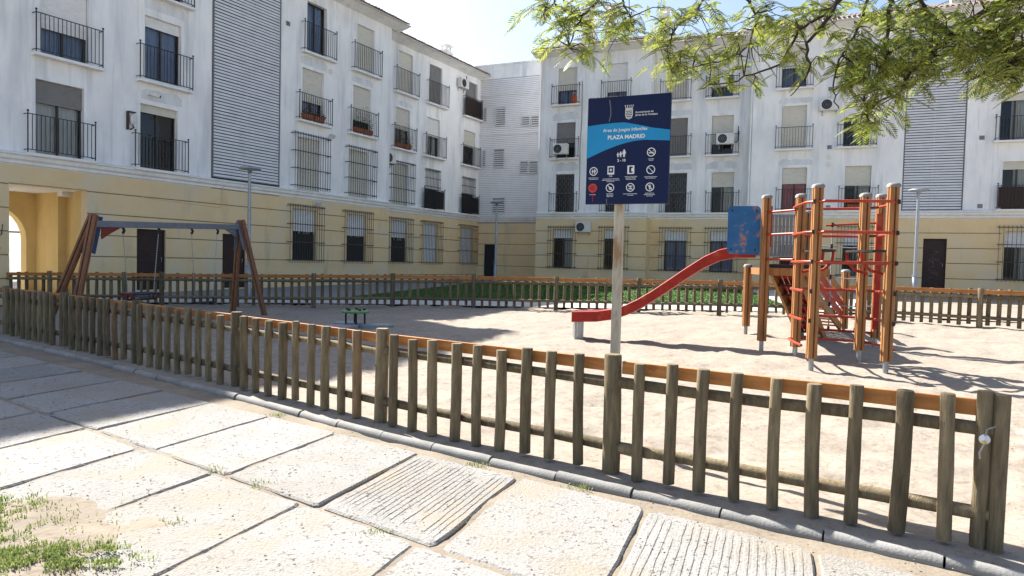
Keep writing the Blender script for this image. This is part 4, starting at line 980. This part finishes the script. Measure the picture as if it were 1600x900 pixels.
# rings
cen = Vector((4.98,10.5,0))
def ring_pts(ps, off, z, closed=True):
    c = [Vector((*p,0)) for p in ps]; c = [p+(p-cen).normalized()*off for p in c]; N = len(c); out = []
    for i in range(N if closed else N-1):
        a, b = c[i], c[(i+1) % N]
        for f in (.16,.3,.5,.7,.84): q = a.lerp(b, f); q += (q-cen).normalized()*.03*math.sin(math.pi*f); out.append(Vector((q.x,q.y,z)))
    return out
for z in (2.61, 2.17, 1.74):
    mb = MB(); mb.tube(ring_pts([PD,PF,PE,PC], .17, z), .021, 8, closed=True); mb.build('ring_tube', m_redrail, T)
for z in (1.31, .88, .5):
    mb = MB(); mb.tube(ring_pts([PF,PE,PC,PD], .17, z, False), .021, 8); mb.build('ring_tube', m_redrail, T)
for z in (2.58, 2.2, 1.78):
    mb = MB(); mb.tube([(PB[0],PB[1],z),(PC[0]-.08,PC[1]+.02,z)], .02, 8); mb.build('link_tube', m_redrail, T)
for p in (PC, PD, PE, PF):
    for z in (2.61, 2.17, 1.74, 1.31, .88):
        q = Vector((*p,0)); q += (q-cen).normalized()*.09; mb = MB(); mb.tube([(q.x,q.y,z-.03),(q.x,q.y,z+.03)], .02, 6); mb.build('clamp', m_black, T)
# foot plates on red brackets
for a, b in ((PC, PD), (PE, PF)):
    mid = Vector(((a[0]+b[0])/2, (a[1]+b[1])/2, 0)); d = Vector((b[0]-a[0], b[1]-a[1], 0)).normalized(); inn = (cen-mid).normalized(); zz = 1.90
    mb = MB(); out = [mid+d*(.52*math.cos(u))+inn*(.05+.34*math.sin(u)) for u in [math.pi*k/12 for k in range(13)]]
    mb.grid([[(p.x,p.y,zz) for p in out],[(p.x,p.y,zz+.03) for p in out]], 0, False, True); mb.face([(p.x,p.y,zz+.03) for p in out]); mb.face([(p.x,p.y,zz) for p in out][::-1]); mb.build('foot_plate', m_black, T)
    for e in (-.3, .3):
        p = mid+d*e; mb = MB(); mb.tube([(p.x+inn.x*.3,p.y+inn.y*.3,zz),(p.x+inn.x*.29,p.y+inn.y*.29,zz-.15),(p.x+inn.x*.18,p.y+inn.y*.18,zz-.27),(p.x,p.y,zz-.32)], .022, 8); mb.build('bracket', m_red, T)
# rope net at the back, red plank
mb = MB(); mb.tube([(5.75,12.75,2.44),(6.48,12.25,2.48)], .02, 8); mb.build('top_bar', m_redrail, T)
for f in (.12, .62):
    x, y = 5.75+.73*f, 12.75-.5*f; mb = MB(); mb.tube([(x,y,2.44),(x+.01,y,1.4),(x,y,.5)], .011, 6); r_ = mb.build('rope', m_rubber, T)
    mb = MB()
    for z in (2.45, 2.06, 1.5, 1.0, .55): mb.tube([(x,y,z-.04),(x,y,z+.04)], .024, 6)
    mb.build('rope_clamp', m_black, r_)
for z in (2.06, 1.5, 1.0): mb = MB(); mb.tube([(5.7,12.78,z),(6.1,12.5,z-.03),(6.48,12.25,z)], .009, 6); mb.build('rope', m_rubber, T)
mb = MB(); mb.beam((5.6,12.85,.52),(6.5,12.25,.52),.04,.04); mb.build('low_bar', m_red, T)
mb = MB(); mb.beam((6.41,12.15,.60),(6.41,12.15,2.63),.09,.03,(.3,1,0)); mb.build('red_plank', m_red, T)
# stair with dark treads below the platform and ramp to the short newel
def flight(p, q, off, n, tread, side, slat=None):
    p = Vector(p); q = Vector(q); o_ = Vector(off)
    for k, e in enumerate((0, 1)):
        mb = MB(); mb.beam(p+o_*e, q+o_*e, .05, .15); mb.build('stringer', side, T)
    for k in range(n):
        c = p.lerp(q, (k+.5)/n); mb = MB(); mb.beam(c+o_*.04, c+o_*.96, .16, .03, (0,0,1)); mb.build('tread', tread, T)
    if slat:
        for k in range(5):
            e = (k+.5)/5; mb = MB(); mb.beam(p+o_*e+Vector((0,0,.10)), q+o_*e+Vector((0,0,.10)), .07, .02); mb.build('red_slat', slat, T)
flight((4.62,12.35,1.60), (5.78,13.80,.30), (.36,-.30,0), 7, m_black, m_wood, m_red)
flight((6.02,13.85,1.22), (7.30,15.30,.36), (-.5,.42,0), 11, m_woodr, m_wood)
for dz_, m, th in ((.70, m_wood, .14), (.24, m_red, .14), (.46, m_red, .14)):
    mb = MB(); mb.beam((6.02,13.85,1.22+dz_), (7.38,15.36,.36+dz_), .035, th); mb.build('ramp_side_board', m, T)
# slide
path = [(4.32,12.32,2.0),(4.0,12.43,1.99),(3.75,12.52,1.93),(3.5,12.6,1.80),(3.2,12.71,1.58),(2.96,12.8,1.39),(2.65,12.91,1.15),(2.4,13.0,.98),(2.2,13.07,.87),(2.0,13.14,.79),(1.7,13.25,.73),(1.4,13.36,.71),(1.24,13.42,.70)]
sn = Vector((.34,.94,0)); rows = []
for x, y, z in path:
    c = Vector((x,y,z)); rows.append([c-sn*.26+Vector((0,0,-.19)), c-sn*.26, c-sn*.235+Vector((0,0,.012)), c-sn*.21, c-sn*.20+Vector((0,0,-.14)), c+sn*.20+Vector((0,0,-.14)), c+sn*.21, c+sn*.235+Vector((0,0,.012)), c+sn*.26, c+sn*.26+Vector((0,0,-.19))])
mb = MB()
for j in range(9):
    mb.grid([[r_[j], r_[j+1]] for r_ in rows], 1 if j in (3,4,5) else 0, True)
mb.grid([[r_[9], r_[0]] for r_ in rows], 0, True); mb.face(rows[-1]); sl_ = mb.build('slide', [m_red, m_galv], T)
mb = MB(); mb.box(1.22,1.27,13.2,13.62,.1,.56); mb.box(1.36,1.39,13.2,13.62,.1,.55); mb.box(1.275,1.355,13.205,13.225,.1,.54); mb.build('slide_support', m_galv, sl_)
for e in (-1, 1):
    mb = MB(); c = Vector((4.12,12.38,2.28))+sn*.29*e; d = Vector((.94,-.34,0)); out = []
    hw, hh, r_ = .27, .42, .07
    for k in range(4):
        cx, cz = [(hw-r_,hh-r_),(-hw+r_,hh-r_),(-hw+r_,-hh+r_),(hw-r_,-hh+r_)][k]
        for q in range(5): u = math.pi/2*(k+q/4); out.append(c+d*(cx+r_*math.cos(u))+Vector((0,0,cz+r_*math.sin(u))))
    mb.grid([[p-sn*.012 for p in out],[p+sn*.012 for p in out]], 0, False, True); mb.face([p-sn*.012 for p in out]); mb.face([p+sn*.012 for p in out][::-1]); mb.build('side_panel', m_bluep, sl_)
    for a_, b_ in ((-.2,.34),(.2,.34),(-.2,-.34),(.2,-.34)):
        p = c+d*a_+Vector((0,0,b_))-sn*.012; mb = MB(); mb.tube([p, p-sn*.015], .016, 8); mb.build('bolt', m_black, sl_)
mb = MB(); mb.beam((4.45,12.0,2.0),(4.45,12.0,2.7),.05,.03,(1,0,0)); mb.build('entry_board', m_red, T)

# ------------------------------------------------------------------ information sign
SG = thing('playground_sign', 'dark blue playground information sign on a rusty pale square post', 'sign', (.90, 6.0, g(.90,6.0)), R(-24), world=False)
zg = g(.9, 6.0)
mb = MB(); mb.box(-.037, .037, .012, .086, -.2, 2.9-zg); mb.build('post', m_post, SG, True, .006)
X0, X1, Z0, Z1 = -.291, .431, 2.15-zg, 3.07-zg; PW, PH = X1-X0, Z1-Z0
mb = MB(); mb.box(X0, X1, -.022, .010, Z0, Z1); pn = mb.build('panel', [m_navy], SG, True, .004)
uv = lambda u, v: (X0+PW*u, Z1-PH*v)
mb = MB()
top = lambda u: .262-.03*math.sin(min(1, u*1.25)*math.pi)*.6+.072*max(0, u-.45)/.55
bot = lambda u: .57-.155*math.sin(min(u/.72, 1)*math.pi/2)+.06*max(0, u-.72)
N_ = 40
mb.grid([[(uv(k/N_, top(k/N_))[0], -.0235, uv(k/N_, top(k/N_))[1]) for k in range(N_+1)], [(uv(k/N_, bot(k/N_))[0], -.0235, uv(k/N_, bot(k/N_))[1]) for k in range(N_+1)]]); mb.build('cyan_band', m_cyan, pn, True)
def text(body_, u0, u1, v, m=m_print, bold=.0):
    cu = bpy.data.curves.new('lettering', 'FONT'); cu.body = body_; cu.size = 1; cu.offset = bold
    ob = bpy.data.objects.new('lettering', cu); COL.objects.link(ob); dg = bpy.context.evaluated_depsgraph_get(); dg.update()
    me = bpy.data.meshes.new_from_object(ob.evaluated_get(dg)); bpy.data.objects.remove(ob); bpy.data.curves.remove(cu)
    xs_ = [q.co.x for q in me.vertices]; ys_ = [q.co.y for q in me.vertices]; k = PW*(u1-u0)/(max(xs_)-min(xs_)); x0 = min(xs_); yc = (max(ys_)+min(ys_))/2
    a, c = uv(u0, v)
    for q in me.vertices: q.co = Vector((a+(q.co.x-x0)*k, -.0255, c+(q.co.y-yc)*k))
    me.materials.clear(); me.materials.append(m); return link(me, 'lettering', pn)
text('Ayuntamiento de', .585, .80, .160, bold=.012); text('Jerez de la Frontera', .585, .85, .186, bold=.012)
text('Area de Juegos Infantiles', .20, .735, .315, bold=.014); text('PLAZA MADRID', .26, .71, .378, bold=.03)
text('2 - 10', .385, .485, .595, bold=.03); text('112', .292, .328, .738, bold=.03)
YI = -.0252
def icon(name, u, v, fn, m=m_print):
    mb = MB(); c = uv(u, v); fn(mb, c[0], c[1]); mb.build(name, m, pn, True)
def ringi(mb, x, z, r_=.037, w_=.007): disc(mb, x, z, YI, r_-w_, r_, 26)
def bar(mb, x0, z0, x1, z1, w_=.006): mb.beam((x0, YI, z0), (x1, YI, z1), w_, .0006, (0,-1,0)) if False else mb.face([(x0-(z1-z0)/math.hypot(x1-x0,z1-z0)*w_/2, YI, z0+(x1-x0)/math.hypot(x1-x0,z1-z0)*w_/2), (x0+(z1-z0)/math.hypot(x1-x0,z1-z0)*w_/2, YI, z0-(x1-x0)/math.hypot(x1-x0,z1-z0)*w_/2), (x1+(z1-z0)/math.hypot(x1-x0,z1-z0)*w_/2, YI, z1-(x1-x0)/math.hypot(x1-x0,z1-z0)*w_/2), (x1-(z1-z0)/math.hypot(x1-x0,z1-z0)*w_/2, YI, z1+(x1-x0)/math.hypot(x1-x0,z1-z0)*w_/2)])
def slash(mb, x, z): ringi(mb, x, z); bar(mb, x-.024, z+.024, x+.024, z-.024)
def person(mb, x, z, h):
    disc(mb, x, z+h*.86, YI, 0, h*.12, 12); bar(mb, x, z+h*.74, x, z+h*.36, h*.26); bar(mb, x-h*.07, z+h*.38, x-h*.07, z, h*.11); bar(mb, x+h*.07, z+h*.38, x+h*.07, z, h*.11); bar(mb, x-h*.19, z+h*.72, x-h*.19, z+h*.36, h*.07); bar(mb, x+h*.19, z+h*.72, x+h*.19, z+h*.36, h*.07)
def crest(mb, x, z):
    out = [(-.03,.035),(.03,.035),(.03,-.015),(.02,-.038),(0,-.048),(-.02,-.038),(-.03,-.015)]
    for k in range(7): a, b = out[k], out[(k+1) % 7]; bar(mb, x+a[0], z+a[1], x+b[0], z+b[1], .005)
    for q in range(5):
        zz = z+.026-.015*q
        for k in range(4): bar(mb, x-.026+.013*k, zz+(.003 if k % 2 else -.003), x-.013+.013*k, zz+(-.003 if k % 2 else .003), .006)
    for k in range(5): bar(mb, x-.028+.014*k, z+.042, x-.034+.017*k, z+.066, .004); disc(mb, x-.034+.017*k, z+.068, YI, 0, .004, 8)
    bar(mb, x-.03, z+.042, x+.03, z+.042, .006)
icon('crest', .51, .165, crest)
icon('family_pictogram', .435, .565, lambda mb, x, z: (person(mb, x-.032, z, .04), person(mb, x-.008, z, .048), person(mb, x+.022, z, .066)))
def smoke(mb, x, z): slash(mb, x, z); bar(mb, x-.022, z-.006, x+.02, z-.006, .008); bar(mb, x+.012, z+.004, x+.018, z+.018, .004)
icon('no_smoking_pictogram', .79, .53, smoke)
icon('adult_and_child_pictogram', .095, .69, lambda mb, x, z: (ringi(mb, x, z), person(mb, x-.009, z-.018, .034), person(mb, x+.011, z-.02, .04)))
def cross(mb, x, z):
    for a, b, c, d in ((-.03,-.021,-.036,.036),(.021,.03,-.036,.036),(-.021,.021,.026,.036),(-.021,.021,-.036,-.02)): mb.face([(x+a,YI,z+c),(x+b,YI,z+c),(x+b,YI,z+d),(x+a,YI,z+d)])
    bar(mb, x-.012, z+.003, x+.012, z+.003, .009); bar(mb, x, z+.015, x, z-.009, .009)
icon('first_aid_pictogram', .31, .685, cross)
def phone(mb, x, z):
    for a, b, c, d in ((-.03,-.015,-.036,.036),(.016,.03,-.036,.036),(-.015,.016,.027,.036),(-.015,.016,-.036,-.027)): mb.face([(x+a,YI,z+c),(x+b,YI,z+c),(x+b,YI,z+d),(x+a,YI,z+d)])
    mb.face([(x+.004,YI,z-.014),(x+.016,YI,z-.014),(x+.016,YI,z+.014),(x+.004,YI,z+.014)])
icon('telephone_pictogram', .553, .685, phone)
icon('bone_pictogram', .79, .69, lambda mb, x, z: (ringi(mb, x, z), bar(mb, x-.014, z+.014, x+.014, z-.014, .004), disc(mb, x-.015, z+.015, YI, 0, .005, 8), disc(mb, x+.015, z-.015, YI, 0, .005, 8)))
icon('red_pictogram', .09, .848, lambda mb, x, z: disc(mb, x, z, YI, 0, .041, 24), m_redp)
icon('ring_under_paint', .09, .848, lambda mb, x, z: (disc(mb, x, z, YI-.001, .029, .035, 24), bar(mb, x-.018, z+.014, x+.018, z-.014, .005), bar(mb, x-.018, z-.014, x+.018, z+.014, .005)), mat('faded_red', (.5,.10,.09), .5))
icon('paint_run', .095, .93, lambda mb, x, z: bar(mb, x, z+.05, x, z-.045, .005), m_redp)
icon('no_ball_pictogram', .305, .848, lambda mb, x, z: (slash(mb, x, z), disc(mb, x+.004, z-.006, YI, .006, .013, 10)))
icon('no_litter_pictogram', .553, .848, lambda mb, x, z: (slash(mb, x, z), bar(mb, x-.016, z+.01, x+.018, z+.01, .008), bar(mb, x-.016, z-.012, x+.016, z-.012, .008)))
icon('no_walking_pictogram', .785, .848, lambda mb, x, z: (slash(mb, x, z), person(mb, x, z-.022, .044)))
for u, v, ws in ((.79,.592,(.07,.05)),(.095,.752,(.12,.10)),(.31,.765,(.19,.21,.09)),(.553,.748,(.14,.12,.11)),(.79,.755,(.15,.12)),(.09,.91,(.08,)),(.305,.905,(.09,.08,.07)),(.553,.908,(.17,.07)),(.785,.905,(.10,.13,.07))):
    rnd = random.Random(int(u*1000+v*100)); mb = MB()          # captions too small to read: broken strokes
    for i, w_ in enumerate(ws):
        x, z = uv(u, v+.0125*i); a = x-PW*w_/2
        while a < x+PW*w_/2: b = a+rnd.uniform(.003,.007); bar(mb, a, z, b, z, .0055*rnd.uniform(.7,1.1)); a = b+.0025
    mb.build('caption', m_print, pn, True)
mb = MB(); pts = [(.27,.03),(.285,.10),(.29,.17),(.27,.23)]
for a, b in zip(pts, pts[1:]): p, q = uv(*a), uv(*b); bar(mb, p[0], p[1], q[0], q[1], .006)
p, q = uv(.265,.95), uv(.27,.995); bar(mb, p[0], p[1], q[0], q[1], .005)
mb.build('scratch', mat('scratch', (.16,.20,.24), .6), pn, True)
mb = MB()
for k in range(9): a = X0+.01+k*.034; mb.box(a, a+random.uniform(.008,.028), -.0235, .011, Z1+.0005, Z1+.004)
mb.build('worn_edge', m_scrib, pn, True)

# ------------------------------------------------------------------ feathery tree reaching in from the right
TR = thing('feathery_tree', 'feathery leaved tree with dark twisting branches hanging in from the upper right', 'tree', (6.3, 4.2, 0))
def at(px, py, Y):          # only used to lay out branches at their own depth
    v = Fw+Rt*((px-800)/1080)-Up*((py-450)/1080); k = Y/v.y; return Vector((0,0,CAM_H))+v*k
mb = MB(); mb.tube([(6.3,4.2,-.1),(6.28,4.22,.5),(6.2,4.3,1.6),(6.05,4.4,2.6),(5.8,4.6,3.6)], [.24,.19,.165,.15,.13], 12); mb.build('trunk', m_bark, TR)
trd = random.Random(12); mbb = MB(); LIMB = []
def limb(pts, r0, r1):
    P = [Vector(p) for p in pts]; out = []
    for i in range(len(P)-1):
        for f in (0,.2,.4,.6,.8):
            p0, p1, p2, p3 = P[max(i-1,0)], P[i], P[i+1], P[min(i+2,len(P)-1)]
            q = .5*((2*p1)+(p2-p0)*f+(2*p0-5*p1+4*p2-p3)*f*f+(3*p1-p0-3*p2+p3)*f**3)
            out.append(q+Vector((trd.uniform(-1,1),trd.uniform(-1,1),trd.uniform(-1,1)))*.016)
    out.append(P[-1]); n = len(out)
    mbb.tube(out, [r0+(r1-r0)*k/(n-1) for k in range(n)], 7); LIMB.extend(out); return out
J = Vector((5.8,4.6,3.6)); H1 = at(1420,-110,5.5); H2 = at(1330,-90,5.7); H3 = at(1130,-130,5.8)
limb([J, (4.9,5.0,4.5), H1], .10, .05)
limb([J, (5.0,5.3,4.9), (3.9,5.6,4.9), H2, H3, at(960,-70,5.8), at(880,-20,5.8)], .09, .016)
limb([H1, at(1392,0,5.4), at(1385,70,5.4), at(1380,115,5.4), at(1350,150,5.4), at(1362,195,5.4)], .018, .005)
limb([H1, at(1365,-30,5.5), at(1345,40,5.5), at(1322,75,5.5), at(1300,130,5.5), at(1310,170,5.5)], .015, .004)
limb([H2, at(1320,-10,5.7), at(1285,22,5.7), at(1250,50,5.7), at(1215,100,5.7), at(1150,125,5.7), at(1090,140,5.7)], .018, .004)
limb([H2, at(1300,20,5.6), at(1262,70,5.6), at(1265,110,5.6), at(1235,150,5.6)], .020, .004)
limb([H3, at(1160,-20,5.8), at(1180,30,5.8), at(1165,75,5.8), at(1110,100,5.8), at(1050,115,5.8)], .013, .003)
limb([H3, at(1100,0,5.9), at(1060,40,5.9), at(1040,80,5.9)], .014, .004)
limb([at(960,-70,5.8), at(930,0,5.8), at(900,40,5.8), at(890,75,5.8)], .016, .004)
limb([at(960,-70,5.8), at(975,0,5.7), at(985,35,5.7)], .012, .004)
limb([at(880,-20,5.8), at(860,10,5.8), at(850,20,5.8)], .010, .004)
limb([J, (4.9,5.1,3.9), at(1620,-10,5.4), at(1540,20,5.4), at(1480,60,5.4), at(1430,110,5.4), at(1400,150,5.4)], .06, .006)
limb([at(1620,-10,5.4), at(1580,60,5.3), at(1560,100,5.3), at(1520,125,5.3)], .02, .005)
limb([J, (5.1,4.9,3.5), at(1640,60,5.2), at(1590,90,5.2), at(1570,120,5.2)], .04, .006)
limb([H1, at(1440,0,5.6), at(1465,40,5.6), at(1440,80,5.6), at(1420,130,5.6)], .018, .004)
mbl = MB()
def frond(p, d, L_, rn):
    """bipinnate leaf: drooping midrib with narrow pinnae on both sides"""
    d = d.normalized(); n = 12; side = d.cross(Vector((0,0,1)))
    if side.length < .1: side = Vector((1,0,0))
    side.normalize(); tw = rn.uniform(-.7,.7); side = (side*math.cos(tw)+Vector((0,0,1))*math.sin(tw)).normalized(); q = p.copy(); first = len(mbl.v)
    for k in range(n):
        f = (k+1)/n; dd = (d+Vector((0,0,-.9))*f*f*.8).normalized(); q = q+dd*(L_/n)
        w_ = L_*.30*math.sin(math.pi*(.12+.80*f))*rn.uniform(.85,1.1)
        for e in (-1, 1):
            t = (side*e+dd*.65+Vector((0,0,-.22))).normalized()*w_; b = dd*(.0058+.003*math.sin(3*f))
            m_ = q+t*.55+b*1.25
            i0 = len(mbl.v); mbl.v += [tuple(q), tuple(q+t*.5-b), tuple(q+t), tuple(q+t*.5+b)]; mbl.f.append((i0,i0+1,i0+2,i0+3)); mbl.m.append(0); mbl.sm.append(False)
    mbb.tube([p, p+d*L_*.4, q], [.0026,.002,.001], 3, False)
# clumps: (px, py, spread x, spread y, distance, count); they sit on the branches, so spread is turned into metres
for (px, py, sx_, sy_, Y, n) in ((850,12,24,14,5.8,30),(885,50,26,20,5.8,34),(915,15,30,16,5.8,40),(960,20,26,18,5.8,42),(985,35,14,14,5.75,18),(905,78,16,8,5.8,12),(940,55,16,14,5.8,12),
    (1045,30,20,20,5.9,30),(1060,70,22,18,5.9,28),(1095,15,30,14,5.9,36),(1105,95,34,14,5.8,32),(1060,98,22,10,5.85,20),(1140,60,34,22,5.8,40),(1165,100,26,14,5.8,18),(1200,20,34,16,5.8,40),(1215,65,28,20,5.7,24),(1180,130,18,8,5.7,6),
    (1250,30,30,18,5.7,36),(1260,90,26,16,5.6,14),(1300,50,26,24,5.6,20),(1345,70,26,24,5.5,46),(1335,115,24,20,5.5,48),(1362,150,20,16,5.4,40),(1352,188,13,12,5.4,26),(1395,100,28,22,5.5,56),(1420,60,30,26,5.5,60),(1405,140,18,9,5.4,20),(1450,105,24,16,5.5,36),
    (1480,40,30,24,5.5,62),(1520,75,28,22,5.4,60),(1560,40,34,26,5.3,80),(1585,85,20,22,5.2,56),(1540,115,20,10,5.3,26),(1590,120,12,12,5.2,18),(1300,8,40,10,5.7,26),(1400,10,34,14,5.6,36),(1600,20,20,24,5.3,40),
    (1380,-60,90,30,5.6,60),(1560,-60,60,34,5.4,70),(1180,-50,90,24,5.8,60),(960,-45,60,18,5.8,40)):
    for i in range(int(n*(1.05 if px > 1370 else .82))):
        c = at(trd.gauss(px, sx_*.72), trd.gauss(py, sy_*.72), Y+max(-.45, min(.35, trd.gauss(0, .22))))
        L_ = trd.uniform(.13, .27); a = trd.uniform(0, 6.283); d = Vector((math.cos(a)-.25, math.sin(a)*.8, trd.uniform(-.75, .25)))
        frond(c, d, L_, trd)
        if i % 3 == 0:
            nb = min(LIMB, key=lambda q: (q-c).length_squared)
            if (nb-c).length < .6:
                m_ = nb.lerp(c, .5)+Vector((trd.uniform(-.04,.04), trd.uniform(-.04,.04), trd.uniform(-.02,.05))); mbb.tube([nb, m_, c], [.006,.004,.0025], 4, False)
tag(mbl.build('crown', m_frond, TR), kind='stuff')
mbb.build('branches', m_bark, TR)
